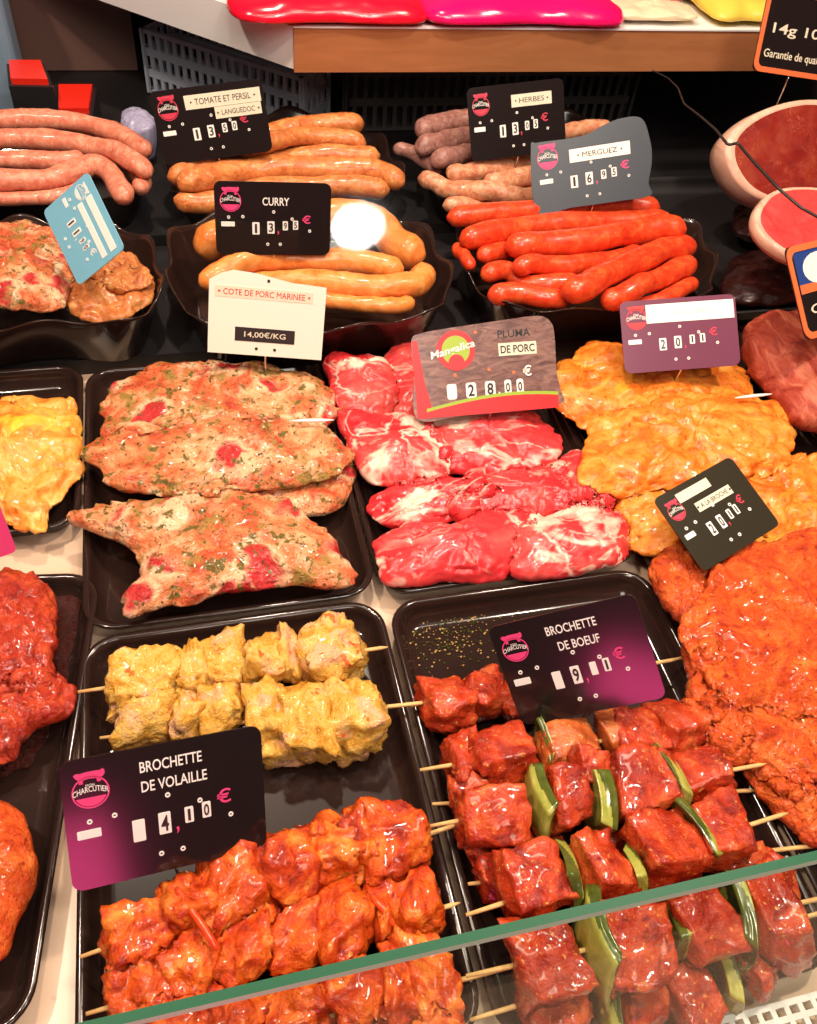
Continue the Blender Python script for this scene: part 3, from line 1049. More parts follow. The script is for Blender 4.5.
# ------------------------------------------------------------------ flat meat
g = 'herb-marinated pork steaks'
pk = dict(amp=0.0032, freq=55, edge=0.09, crev=0.003, cfreq=24, lump=0.005, lfreq=22)
steak('pork_steak', [(250, 472), (300, 455), (345, 450), (352, 480), (335, 508), (280, 518), (230, 508)], 0.026, 0.012, M['pork_herb'], 'brownish herb pork steak end wedged under the two front steaks', 'pork steak', g, **pk)
steak('pork_steak', [(104, 412), (122, 380), (170, 366), (230, 362), (290, 370), (326, 384), (340, 420), (300, 438), (200, 440), (120, 448)], 0.044, 0.016, M['pork_herb'], 'herb pork steak at the back, under the white tag', 'pork steak', g, **pk)
steak('pork_steak', [(92, 462), (100, 440), (160, 425), (230, 422), (300, 424), (346, 436), (350, 470), (310, 484), (230, 492), (170, 498), (118, 490)], 0.048, 0.015, M['pork_herb'], 'herb pork steak in the middle, with red round patches', 'pork steak', g, **pk)
steak('pork_steak', [(70, 520), (100, 506), (160, 502), (205, 488), (270, 496), (315, 520), (352, 566), (345, 590), (300, 586), (240, 592), (190, 604), (150, 612), (124, 620), (122, 600), (140, 575), (128, 548), (96, 532)], 0.040, 0.017, M['pork_herb'], 'herb pork steak at the front, pointed to the left', 'pork steak', g, **pk)

g = 'raw pork pluma pieces'
pl = dict(amp=0.0022, freq=40, edge=0.09, crev=0.003, lump=0.006, lfreq=26, pw=2.0)
for p, z, h, lab in [
    ([(378, 375), (392, 348), (415, 338), (440, 350), (450, 400), (430, 425), (395, 420)], .028, .014, 'dark red pork piece half hidden behind the meat tag'),
    ([(324, 362), (350, 354), (382, 358), (396, 380), (392, 412), (365, 418), (338, 410)], .036, .016, 'pinkish red pork piece at the back left, its top pale'),
    ([(410, 430), (450, 412), (510, 410), (553, 428), (558, 458), (530, 472), (470, 476), (430, 468)], .036, .016, 'raw pork piece with thick white fat below the tag'),
    ([(340, 420), (380, 416), (420, 422), (446, 450), (452, 484), (430, 496), (390, 488), (360, 470)], .040, .017, 'square red raw pork piece left of the fatty one'),
    ([(545, 470), (570, 452), (592, 470), (610, 505), (590, 520), (555, 505)], .032, .013, 'small raw pork piece at the right edge of its tray'),
    ([(365, 506), (390, 490), (440, 482), (490, 480), (520, 492), (490, 510), (430, 525), (385, 528)], .032, .014, 'long red raw pork piece across the tray middle'),
    ([(455, 492), (500, 474), (560, 470), (600, 490), (606, 508), (560, 516), (500, 520), (460, 514)], .034, .014, 'raw pork piece to the right of the long red one'),
    ([(515, 530), (560, 510), (610, 508), (630, 535), (626, 560), (590, 572), (535, 580), (505, 570)], .030, .018, 'plump raw pork piece at the front right corner'),
    ([(374, 546), (400, 530), (450, 526), (490, 512), (530, 512), (540, 530), (515, 560), (500, 580), (440, 584), (390, 588), (378, 570)], .030, .019, 'large raw pork piece with white marbling, front left'),
]:
    steak('pork_pluma', p, z - .001, h + .004, M['pluma'], lab, 'raw pork', g, **pl)

g = 'yellow-orange turkey escalopes'
tk = dict(amp=0.0036, freq=40, edge=0.09, crev=0.007, cfreq=18, lump=0.009, lfreq=20)
for p, z, h, lab in [
    ([(620, 500), (640, 470), (690, 468), (730, 500), (760, 530), (740, 560), (690, 558), (640, 552), (618, 530)], .030, .016, 'turkey escalope at the front, under the olive tag'),
    ([(700, 500), (740, 470), (790, 455), (850, 470), (860, 530), (800, 556), (740, 545)], .036, .017, 'turkey escalope at the front right, running out of the frame'),
    ([(553, 400), (556, 360), (600, 343), (680, 345), (740, 365), (760, 395), (740, 420), (660, 432), (590, 430)], .042, .017, 'turkey escalope at the back, under the purple tag'),
    ([(575, 470), (590, 430), (640, 402), (710, 392), (770, 398), (793, 430), (790, 465), (740, 485), (660, 492), (600, 494)], .050, .019, 'broad turkey escalope in the middle with a greenish top'),
]:
    steak('turkey_escalope', p, z, h, M['turkey'], lab, 'turkey', g, **tk)
steak('turkey_escalope', [(-60, 400), (0, 396), (50, 402), (76, 408), (82, 440), (76, 480), (55, 505), (48, 532), (15, 530), (-40, 500), (-70, 450)], 0.034, 0.017, M['turkey_pale'], 'pale yellow turkey escalope alone in its tray at the left edge', 'turkey', g, **tk)

g = 'orange-red marinated pieces'
rm = dict(amp=0.0034, freq=75, edge=0.12, crev=0.003, lump=0.007, lfreq=22)
for p, z, h, lab in [
    ([(648, 570), (665, 550), (705, 560), (720, 600), (710, 640), (685, 630), (660, 600)], .040, .016, 'lumpy red marinated piece below the olive tag'),
    ([(745, 760), (790, 745), (850, 760), (860, 820), (820, 850), (785, 815), (755, 790)], .035, .015, 'red marinated piece by the glass edge at the right'),
    ([(690, 700), (720, 680), (790, 690), (860, 720), (860, 790), (800, 800), (750, 775), (710, 745)], .046, .016, 'lower orange-red marinated piece with a torn rim'),
    ([(682, 640), (700, 625), (722, 640), (735, 690), (722, 715), (700, 700), (686, 668)], .046, .018, 'lumpy dark-rimmed marinated piece along the left side of the biggest one'),
    ([(702, 705), (722, 695), (745, 710), (752, 745), (738, 765), (718, 750), (706, 728)], .044, .016, 'small lumpy marinated piece next to the skewer tips'),
    ([(690, 605), (720, 560), (770, 540), (870, 535), (900, 620), (880, 710), (800, 715), (740, 705), (700, 680), (680, 650)], .060, .018, 'biggest flat orange-red marinated piece beside the beef tag'),
]:
    steak('marinated_meat', p, z, h, M['red_marinade'], lab, 'marinated meat', g, **rm)
g = 'dark red marinated pieces'
for p, z, h, lab in [
    ([(-60, 690), (-20, 660), (30, 664), (75, 690), (70, 716), (30, 730), (10, 760), (-40, 770)], .034, .016, 'dark red marinated piece touching the end of a chicken skewer'),
    ([(-60, 590), (-10, 572), (30, 572), (54, 600), (52, 640), (56, 680), (20, 700), (-40, 690)], .042, .018, 'tall dark red marinated piece at the back of the left tray'),
]:
    steak('marinated_meat', p, z, h, M['dark_marinade'], lab, 'marinated meat', g, **rm)
steak('marinated_meat', [(-60, 800), (0, 802), (28, 830), (36, 870), (22, 920), (0, 960), (-60, 960)], .032, .02, M['red_marinade'], 'smooth orange-red marinated piece low at the left edge', 'marinated meat', g, amp=.003, freq=35, edge=.06, lump=.006)

g = 'mixed pork pieces in the scalloped dish'
mp = dict(amp=0.004, freq=55, edge=0.10, crev=0.004, lump=0.006, lfreq=30, hb=0.006)
steak('pork_piece', [(60, 280), (72, 252), (110, 244), (140, 262), (156, 286), (146, 308), (110, 322), (80, 318), (62, 300)], .072, .016, M['s_tomato'], 'orange marinated pork piece at the right end of the dish', 'pork', g, **mp)
steak('pork_piece', [(90, 272), (105, 250), (130, 262), (152, 282), (130, 290), (105, 288)], .086, .008, M['s_tomato'], 'thin orange pork strip folded over the other orange piece', 'pork', g, **mp)
steak('pork_piece', [(-50, 300), (-40, 240), (0, 228), (40, 226), (66, 240), (72, 275), (62, 306), (20, 310), (-20, 306)], .084, .018, M['pork_herb'], 'pale pink pork piece left of the blue tag', 'pork', g, **mp)

# ------------------------------------------------------------------ skewers
KIND = {  # material, name, boxiness, noise, freq, fine, shear
    'y': ('chicken_y', 'meat_chunk', 0.45, 0.28, 1.5, 0.09, 0.3),
    'o': ('chicken_o', 'meat_chunk', 0.38, 0.30, 1.5, 0.09, 0.3),
    'b': ('beef', 'meat_chunk', 0.70, 0.20, 1.1, 0.05, 0.24),
    'w': ('beef_brown', 'meat_chunk', 0.62, 0.16, 1.2, 0.04, 0.2),
    'r': ('beef', 'meat_chunk', 0.45, 0.2, 1.5, 0.07, 0.25),
    'd': ('dark_marinade', 'meat_chunk', 0.5, 0.2, 1.5, 0.06, 0.25),
}


def skewer(label, group, tl, tr, z, items, zl=None, zr=None):
    a, b = at(tl[0], tl[1], zl or z), at(tr[0], tr[1], zr or z)
    mid = (a + b) / 2
    base = Vector((mid.x, mid.y, 0.006))
    root = empty('skewer', base, label, 'skewer', group)
    todo2 = [stick(root, a, b, base)]
    ax = b - a
    axis = Vector((ax.x, ax.y, ax.z)).normalized()
    todo = []
    for it in items:
        k, cx, cy, w, h = it[:5]
        dz = it[5] if len(it) > 5 else 0.0
        # the axis height under this piece
        s = (cx - tl[0]) / (tr[0] - tl[0])
        zz = a.z + (b.z - a.z) * s + dz
        c = at(cx, cy, zz)
        q = ppm(c)
        ha, hc = w / q / 2, h / q / 2
        sd = int(cx * 31 + cy * 7)
        if k in KIND:
            mt, nm, bx, am, fr, fi, sh = KIND[k]
            lo = c.z - 0.007
            vs, fs = chunk_geo(c, axis, (ha * 1.1, hc * 1.06, min(hc * 0.92, max(lo, .009))), sd, bx, am, fr, sh, False, fi)
            vs = squish(vs, label)
            for v in vs: v.z = max(v.z, .0048)
            todo.append(mesh(nm, vs, fs, M[mt], root, True, base))
        elif k in 'gG':   # pepper piece: thin square of skin and flesh across the stick
            vs, fs = chunk_geo(c, axis, (max(ha * 0.55, .0032), hc * 1.12, hc * 1.02), sd, 0.86, 0.06, 0.8, 0.2, False, 0.0)
            # curve it
            side = Vector((0, 0, 1)).cross(axis).normalized()
            fm, out = [], []
            for v in vs:
                d = v - c
                out.append(v + axis * (18.0 * (d.z * d.z + d.dot(side) ** 2) * (1 if sd % 2 else -1) * 0.35))
            for f in fs:
                m0 = sum(((vs[i] - c).dot(axis) for i in f)) / len(f)
                fm.append(0 if (m0 > 0) == bool(sd % 2) else 1)
            if k == 'G': fm = [1 if x else 0 for x in fm]
            out = squish(out, label)
            for v in out: v.z = max(v.z, .0048)
            todo.append(mesh('pepper_piece', out, fs, [M['pepper_skin'], M['pepper_flesh']] if k == 'g' else [M['pepper_flesh'], M['pepper_skin']], root, True, base, None, fm))
        elif k == 'p':    # red pepper strip (w,h as the end offset in pixels)
            p0, p1 = at(cx, cy, zz), at(cx + w, cy + h, zz - 0.004)
            m_ = (p0 + p1) / 2 + Vector((0, 0, .004))
            path = resample(catmull([p0, m_, p1], 6), 14)
            vs, fs = tube_geo(path, [0.0012] + [0.0024] * 12 + [0.0014], 8, 0.15, 90, sd)
            mesh('pepper_strip', vs, fs, M['pepper_red'], root, True, base)
    for o in todo: enroll(o, label)
    for o in todo2: enroll(o, label, False)
    return root


g = 'yellow chicken skewers'
skewer('yellow chicken skewer at the back, its stick reaching the dark red meat', g, (78, 692), (381, 648), 0.036, [
    ('y', 146, 683, 66, 62), ('y', 192, 672, 34, 52), ('y', 222, 662, 46, 58), ('y', 267, 660, 50, 58), ('y', 290, 655, 24, 52), ('y', 328, 652, 66, 70), ('y', 126, 703, 30, 34, -.008)])
skewer('yellow chicken skewer in front, just behind the poultry skewer tag', g, (100, 738), (421, 703), 0.034, [
    ('y', 148, 722, 60, 50), ('y', 190, 714, 40, 52), ('y', 222, 709, 44, 56), ('y', 268, 716, 42, 62), ('y', 308, 720, 56, 78), ('y', 352, 716, 66, 74), ('y', 288, 742, 50, 40, -.01), ('y', 345, 742, 50, 34, -.012)])
g = 'orange chicken skewers'
skewer('glossy orange chicken skewer at the back, pierced by the tag pin', g, (80, 957), (452, 826), 0.040, [
    ('o', 142, 932, 74, 66), ('o', 190, 905, 54, 66), ('o', 232, 884, 64, 74), ('o', 285, 868, 66, 76), ('o', 335, 852, 56, 66), ('o', 392, 842, 76, 76), ('o', 318, 830, 16, 18, .012), ('o', 358, 838, 36, 50, .008), ('p', 176, 888, 42, 62, .022), ('o', 255, 915, 60, 40, -.008)])
skewer('glossy orange chicken skewer in the middle, behind the glass edge', g, (86, 1014), (452, 905), 0.036, [
    ('o', 140, 985, 66, 66), ('o', 196, 965, 56, 64), ('o', 246, 950, 58, 62), ('o', 296, 938, 58, 62), ('o', 340, 922, 62, 74), ('o', 384, 908, 34, 60), ('o', 416, 905, 52, 62), ('p', 372, 896, 22, 30, .02)])
skewer('orange chicken skewer at the front, seen through the glass pane', g, (80, 1085), (512, 966), 0.034, [
    ('o', 180, 1035, 70, 66), ('o', 240, 1020, 66, 68), ('o', 300, 1005, 66, 66), ('o', 350, 995, 60, 72), ('o', 400, 985, 40, 76), ('o', 424, 985, 54, 84)])
skewer('orange chicken skewer nearest the pane, cut by the bottom of the frame', g, (100, 1130), (500, 1030), 0.032, [
    ('o', 300, 1078, 70, 66), ('o', 360, 1062, 66, 66), ('o', 425, 1048, 66, 60)])

g = 'beef and pepper skewers'
skewer('beef skewer at the back, mostly hidden under the beef tag', g, (410, 706), (684, 658), 0.030, [
    ('r', 446, 704, 54, 56), ('r', 484, 692, 46, 48), ('r', 540, 688, 50, 46), ('g', 600, 674, 14, 42), ('r', 520, 700, 40, 40)])
skewer('beef skewer with the browned cube, right under the beef tag', g, (420, 770), (733, 720), 0.042, [
    ('r', 466, 762, 40, 52, -.008), ('b', 500, 757, 66, 54), ('w', 567, 745, 64, 46), ('w', 612, 732, 30, 50), ('b', 634, 738, 56, 54), ('b', 678, 728, 54, 56), ('g', 546, 742, 14, 46)])
skewer('beef skewer with the pale split pepper, in the middle of its tray', g, (430, 826), (759, 765), 0.052, [
    ('b', 491, 818, 70, 64), ('g', 535, 806, 26, 62), ('b', 563, 797, 42, 62), ('G', 602, 800, 40, 58), ('b', 638, 786, 68, 68), ('g', 670, 782, 26, 58), ('b', 702, 777, 52, 52), ('r', 470, 790, 44, 40, -.012), ('b', 590, 765, 36, 36, .006)])
skewer('half buried beef skewer, its stick tips showing on either side', g, (432, 804), (762, 790), 0.026, [
    ('r', 490, 845, 44, 40, 0), ('r', 540, 840, 46, 40, 0), ('r', 610, 840, 46, 40, 0), ('r', 680, 825, 50, 40, 0), ('r', 718, 832, 36, 40, 0)])
skewer('beef skewer behind the green glass edge, with a round red end cube', g, (466, 915), (781, 815), 0.056, [
    ('b', 531, 882, 68, 70), ('g', 572, 874, 24, 60), ('b', 598, 868, 46, 64), ('G', 638, 872, 24, 44), ('b', 662, 848, 68, 66), ('g', 696, 832, 20, 66), ('b', 718, 832, 54, 66)])
skewer('low beef skewer running beneath the glass edge', g, (468, 884), (812, 846), 0.030, [
    ('r', 500, 875, 44, 44), ('r', 640, 905, 50, 40), ('r', 745, 880, 60, 60), ('r', 772, 876, 40, 50)])
skewer('big beef skewer seen through the glass, nearest whole one', g, (466, 976), (832, 896), 0.054, [
    ('b', 546, 960, 70, 80), ('g', 589, 948, 22, 84), ('b', 634, 945, 70, 82), ('g', 678, 930, 40, 44), ('b', 702, 926, 62, 72), ('g', 744, 916, 30, 72), ('b', 770, 918, 46, 82)])
skewer('beef skewer with the yellow-green pepper, at the bottom of the frame', g, (470, 1020), (846, 905), 0.030, [
    ('r', 555, 1012, 66, 56), ('g', 603, 1004, 20, 54), ('r', 640, 998, 50, 60), ('b', 690, 995, 50, 66), ('G', 730, 978, 30, 50), ('r', 755, 966, 30, 50)])

relax_contacts()

# ------------------------------------------------------------------ price tags on the counter
price_tag([(65, 765), (256, 722), (271, 848), (66, 891)], 0.062, 62, 'large black price tag for poultry skewers', ' 410',
          [(0.53, 0.85, 0.31, 0.085, 'BROCHETTE', 'white'), (0.54, 0.70, 0.33, 0.085, 'DE VOLAILLE', 'white')], pin=.03)
price_tag([(488, 624), (632, 597), (669, 693), (522, 729)], 0.068, 52, 'black price tag for beef skewers, lying back on red cubes', ' 9 1',
          [(0.54, 0.84, 0.34, 0.085, 'BROCHETTE', 'white'), (0.56, 0.68, 0.28, 0.085, 'DE BOEUF', 'white')], pin=.03)
price_tag([(150, 93), (262, 77), (272, 152), (163, 165)], 0.128, 70, 'black price tag for tomato and parsley sausages, with a stepped white strip', '1350', pin=.03, lock=True,
          strips=[(0.63, 0.80, 0.68, 0.19, 'cream', 'TOMATE ET PERSIL', 'ink', 0.5, 0.085), (0.75, 0.62, 0.42, 0.16, 'cream', 'LANGUEDOC', 'ink', 0.3, 0.07)], badge='pinkred', euro='pinkred')
price_tag([(215, 182), (330, 182), (331, 256), (215, 253)], 0.118, 62, 'black price tag for curry sausages', '1395', [(0.52, 0.74, 0.23, 0.11, 'CURRY', 'white')], pin=.03)
price_tag([(466, 88), (563, 78), (566, 150), (472, 162)], 0.130, 62, 'black price tag with one short cream strip, behind the slate one', '1305', pin=.03,
          strips=[(0.66, 0.76, 0.42, 0.17, 'cream', 'HERBES', 'ink', 0.26, 0.07)], badge='pinkred', euro='pinkred')
price_tag([(529, 143), (648, 122), (651, 198), (538, 213)], 0.128, 60, 'slate-coloured price tag with a wavy top, standing in the merguez', '1695', pin=.035, card='card_slate',
          strips=[(0.58, 0.72, 0.52, 0.18, 'white', 'MERGUEZ', 'ink', 0.3, 0.07)],
          outline=[(0, 0.03), (0.0, 0.9), (0.06, 0.97), (0.3, 0.96), (0.48, 0.98), (0.62, 1.06), (0.78, 1.12), (0.95, 1.08), (1.01, 0.8), (1.02, 0.5), (0.98, 0.2), (0.99, 0.02), (0.7, 0.01), (0.3, 0.02)])


def pork_build(root, X, Y, w, h, T):
    mb = MB()
    mb.box((X(.23), Y(.18), T), (X(.75), Y(.36), T + .0003), M['ink'])
    s = mb.build('price_strip', root)
    v, f = text_geo('14,00€/KG', .36 * w, .085 * h, .01)
    mb = MB()
    mb.add([(q.x + X(.49), q.y + Y(.27), T + .0006) for q in v], f, M['cream'])
    mb.build('lettering', s)
    for u, v_ in ((.42, .09), (.58, .09), (.50, .97)):
        mb = MB()
        mb.ring((X(u), Y(v_)), .0002, .0016, T, T + .0004, M['ink'], 10)
        mb.build('rivet', root)


price_tag([(211, 272), (325, 285), (323, 359), (206, 353)], 0.080, 62, 'white price tag for marinated pork chops', '', pin=.03, card='card_white', badge=None, win=False, rivets=False, build=pork_build,
          strips=[(0.47, 0.80, 0.84, 0.14, 'cream', 'COTE DE PORC MARINEE', 'redprint', 0.70, 0.075)],
          outline=[(0, 0), (0.0, 0.93), (0.1, 1.02), (0.2, 1.07), (0.4, 1.05), (0.7, 0.97), (1.0, 0.95), (1, 0)])


def pluma_build(root, X, Y, w, h, T):
    mb = MB()
    mb.prism([(X(-.04), Y(.85)), (X(-.04), Y(0.0)), (X(.085), Y(0.0)), (X(.03), Y(.4)), (X(.0), Y(.85))], T, T + .0003, M['redprint'])
    n = 12
    lo = [(X(.03 + .97 * i / n), Y(.0)) for i in range(n + 1)]
    hi = [(X(.03 + .97 * i / n), Y(.02 + .16 * math.sin(math.pi * (.1 + .62 * i / n)))) for i in range(n + 1)]
    mb.prism(lo + hi[::-1], T + .0001, T + .0004, M['redprint'])
    hi2 = [(p[0], p[1] + .035 * h) for p in hi]
    mb.prism(hi + hi2[::-1], T + .0001, T + .0004, M['green'])
    mb.build('border_band', root)
    # round producer badge: red ring, green heart, white script across
    mb = MB()
    cx, cy, r = X(.27), Y(.72), .14 * w
    mb.ring((cx, cy), r * .72, r, T, T + .0003, M['redprint'], 28)
    mb.ring((cx, cy), .0001, r * .72, T, T + .0003, M['green'], 28)
    mb.ring((cx, cy - r * .62), .0001, r * .42, T + .0003, T + .0005, M['redprint'], 20)
    v, f = text_geo('Mangalica', 2.3 * r, .5 * r, .02)
    mb.add([(q.x + cx - .02 * w, q.y + cy + q.x * .22, T + .0008) for q in v], f, M['white'])
    mb.build('logo', root)
    for (u, ww, dch) in ((.22, .07, ' '), (.36, .075, '2'), (.50, .075, '8'), (.63, .05, '0'), (.72, .05, '0')):
        mb = MB()
        mb.prism(rrect(X(u) - ww * w / 2, Y(.27) - .085 * h, X(u) + ww * w / 2, Y(.27) + .085 * h, .0025, 4), T, T + .0003, M['white'])
        if dch != ' ':
            v, f = text_geo(dch, .045 * w if ww > .06 else .03 * w, .13 * h if ww > .06 else .1 * h, .02)
            mb.add([(q.x + X(u), q.y + Y(.27), T + .0006) for q in v], f, M['ink'])
        mb.build('price_window', root)
    mb = MB()
    v, f = text_geo('€', .065 * w, .12 * h, .02)
    mb.add([(q.x + X(.78), q.y + Y(.44), T + .0003) for q in v], f, M['white'])
    mb.build('euro_sign', root)
    mb = MB()
    v, f = text_geo(',', .014 * w, .06 * h, .02)
    mb.add([(q.x + X(.565), q.y + Y(.20), T + .0003) for q in v], f, M['white'])
    mb.build('decimal_comma', root)
    for (u, v_) in ((.25, .45), (.5, .48), (.68, .43), (.42, .90)):
        mb = MB()
        mb.ring((X(u), Y(v_)), .0003, .0018, T, T + .0006, M['orange'], 10)
        mb.build('rivet', root)
    mb = MB()
    mb.box((X(.58), Y(.62), T), (X(.86), Y(.76), T + .0002), M['cream'])
    s = mb.build('name_strip', root)
    v, f = text_geo('DE PORC', .25 * w, .085 * h, .015)
    mb = MB()
    mb.add([(q.x + X(.72), q.y + Y(.69), T + .0005) for q in v], f, M['ink'])
    mb.build('lettering', s)


M['meatprint'] = meat('printed_brown_photo', [(0.3, (0.07, 0.03, 0.03)), (0.5, (0.2, 0.1, 0.085)), (0.7, (0.34, 0.19, 0.15))], 40, 200, 0.0, 0.0001, 0.3, stretch=(1, 3, 1), sss=0, dist=1.2, coat=0.2)
price_tag([(414, 328), (553, 317), (559, 408), (425, 418)], 0.066, 60, 'big brown and red price tag for pork pluma', '', [(0.70, 0.86, 0.24, 0.085, 'PLUMA', 'ink')],
          pin=.03, card='meatprint', badge=None, win=False, rivets=False, build=pluma_build,
          outline=[(-.04, 0.0), (-.04, .5), (-.04, .86), (0.04, .93), (0.2, .96), (0.45, .99), (0.7, 1.02), (0.9, 1.03), (0.98, .95), (1.0, .8), (1.0, .4), (1.02, .2), (1.02, .04), (.7, 0), (.3, 0)])
price_tag([(619, 301), (733, 295), (742, 364), (625, 375)], 0.082, 60, 'plum-coloured price tag with a wide white strip, in the turkey', '2011', pin=.03, card='card_plum',
          strips=[(0.60, 0.80, 0.76, 0.26, 'white', 'ESCALOPES', 'cream', 0.3, 0.07)], badge='redprint', euro='pinkred')
price_tag([(650, 500), (729, 458), (781, 523), (706, 572)], 0.074, 50, 'dark olive price tag turned askew on the front turkey escalope', '2011', pin=.03, card='card_olive',
          strips=[(0.42, 0.86, 0.4, 0.12, 'cream', '', 'ink', 0.3, 0.07), (0.56, 0.66, 0.44, 0.12, 'cream', 'A LA BROCHE', 'ink', 0.34, 0.06)], badge='pinkred', euro='pinkred', base_shift=.1)
price_tag([(85, 168), (122, 240), (82, 294), (46, 215)], 0.128, 42, 'pale blue price tag turned on its corner above the pork pieces', '1190', pin=.03, card='card_blue',
          strips=[(0.58, 0.83, 0.7, 0.12, 'white', '', 'ink', .3, .1), (0.58, 0.64, 0.7, 0.1, 'white', '', 'ink', .3, .1)], badge='white', euro='white', turn=10, aspect=1.3)
price_tag([(-110, 530), (-4, 500), (18, 549), (-90, 590)], 0.07, 52, 'magenta price tag corner cutting in at the left edge', ' 311', pin=.03, card='pink', badge=None, rivets=False, euro='white')


def quality_build(lines, big):
    def f_(root, X, Y, w, h, T):
        mb = MB()
        out = rrect(-w / 2, -h / 2, w / 2, h / 2, .09 * w, 6)
        inn = rrect(-w / 2 + .05 * w, -h / 2 + .05 * w, w / 2 - .05 * w, h / 2 - .05 * w, .06 * w, 6)
        k = len(out)
        vs = [(p[0], p[1], T + .0002) for p in out] + [(p[0], p[1], T + .0002) for p in inn] + [(p[0], p[1], T + .0012) for p in out] + [(p[0], p[1], T + .0012) for p in inn]
        fs = []
        for i in range(k):
            j = (i + 1) % k
            fs += [(i, j, k + j, k + i), (2 * k + i, 2 * k + j, 3 * k + j, 3 * k + i), (i, j, 2 * k + j, 2 * k + i), (k + i, k + j, 3 * k + j, 3 * k + i)]
        mb.add(vs, fs, M['orange'])
        mb.build('border', root)
        if big:
            mb = MB()
            mb.box((X(.08), Y(.48), T), (X(.92), Y(.94), T + .0003), M['blueprint'])
            mb.prism([(X(.36) + .2 * w * math.cos(a), Y(.72) + .17 * h * math.sin(a)) for a in [i * math.pi / 10 for i in range(20)]], T + .0003, T + .0006, M['white'])
            mb.prism([(X(.08), Y(.48)), (X(.92), Y(.48)), (X(.92), Y(.56)), (X(.08), Y(.58))], T + .0003, T + .0005, M['orange'])
            mb.build('picture_panel', root)
    return f_


price_tag([(786, 250), (858, 228), (880, 318), (803, 340)], 0.125, 60, 'orange-bordered tag with a blue picture panel, by the pink ham slice', '', [(0.5, 0.3, 0.7, 0.1, 'Garantie', 'cream'), (.5, .15, .6, .1, 'de qualité', 'cream')],
          pin=.04, badge=None, win=False, rivets=False, build=quality_build(0, True))
price_tag([(772, -12), (846, -2), (830, 84), (749, 68)], 0.24, 60, 'orange-bordered black tag on a pin above the big ham', '', [(0.45, 0.52, 0.6, 0.16, '14g 10', 'cream'), (0.5, 0.22, 0.8, 0.13, 'Garantie de qualité', 'cream')],
          pin=.07, badge=None, win=False, rivets=False, build=quality_build(0, False))

# ------------------------------------------------------------------ ham and dark meats at the right
def cut_face(name, px, py, z, rx, ry, tilt, depth, flesh, label, cat, rimw, wob=0.06, seed=1.0, zrot=0.0):
    c = at(px, py, z)
    q = ppm(c)
    t = math.radians(tilt)
    R_ = Matrix.Rotation(math.radians(zrot), 3, 'Z')
    ex, ey, en = R_ @ Vector((1, 0, 0)), R_ @ Vector((0, math.cos(t), math.sin(t))), R_ @ Vector((0, -math.sin(t), math.cos(t)))
    view = (CAM - c).normalized()
    a, b = rx / q, ry / q / max(0.3, abs(en.dot(view)))
    n = 96
    def loop(k, off, amp=1.0):
        out = []
        for i in range(n):
            an = 2 * math.pi * i / n
            w = 1 + wob * noise.noise(Vector((math.cos(an) * 1.3 + seed, math.sin(an) * 1.3, seed)))
            out.append(c + ex * (a * k * w * math.cos(an)) + ey * (b * k * w * math.sin(an)) + en * off)
        return out
    rings = [loop(.85, -depth), loop(.98, -depth * .8), loop(1.02, -depth * .4), loop(1.0, -.003), loop(.985, 0.0), loop(1 - rimw * .8, .0015), loop(1 - rimw, .0008)]
    vs, fs = [], []
    for r in rings: vs += r
    for i in range(len(rings) - 1):
        for j in range(n):
            j2 = (j + 1) % n
            fs.append((i * n + j, i * n + j2, (i + 1) * n + j2, (i + 1) * n + j))
    fs.append(tuple(range(n)))
    base = Vector((c.x, c.y, min(v.z for v in vs)))
    root = empty(name, base, label, cat, 'cut hams')
    mesh('fat_rind', vs, fs, M['fat'], root, True, base)
    vs, fs = [], []
    K = 10
    for k in range(K, 0, -1):
        vs += [v + en * (0.0015 * math.cos(k / K * 1.5) + .0006 * noise.noise(v * 60)) for v in loop((1 - rimw * .97) * k / K, .0006)]
    for i in range(K - 1):
        for j in range(n):
            j2 = (j + 1) % n
            fs.append((i * n + j, i * n + j2, (i + 1) * n + j2, (i + 1) * n + j))
    fs.append(tuple((K - 1) * n + j for j in range(n)))
    mesh('meat_face', vs, fs, flesh, root, True, base)
    return root


tray(at(770, 310, .06).x - .08, at(770, 310, .06).y + .0, at(770, 310, .06).x + .26, at(770, 310, .06).y + .34, 'black tray under the hams and dark meats at the back right', GT, z0=0.036, mat=M['black_matt'])
g = 'dark meats under the ham'
dk = dict(amp=.003, freq=30, edge=.06, lump=.006)
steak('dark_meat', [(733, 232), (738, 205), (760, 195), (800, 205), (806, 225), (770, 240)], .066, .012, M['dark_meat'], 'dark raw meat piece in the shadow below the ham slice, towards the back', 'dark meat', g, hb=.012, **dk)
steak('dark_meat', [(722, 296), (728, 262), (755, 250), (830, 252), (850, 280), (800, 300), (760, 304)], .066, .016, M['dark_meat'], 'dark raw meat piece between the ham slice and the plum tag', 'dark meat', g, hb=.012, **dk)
cut_face('ham', 807, 155, .165, 90, 40, 48, .05, M['ham'], 'big cut ham with a dark red face and pale fat rind', 'ham', .11, seed=4.2)
cut_face('ham_slice', 815, 223, .155, 66, 29, 22, .02, M['ham_pink'], 'thick pink ham slice with a white fat edge, below the big ham', 'ham', .10, seed=9.1)
steak('roast', [(742, 340), (770, 318), (830, 310), (890, 330), (900, 410), (850, 430), (800, 420), (765, 385)], .060, .035, M['red_roast'], 'red roast of raw meat at the right edge, under the bordered tag', 'roast', None, hb=.03, amp=.003, freq=30, edge=.05, lump=.008)

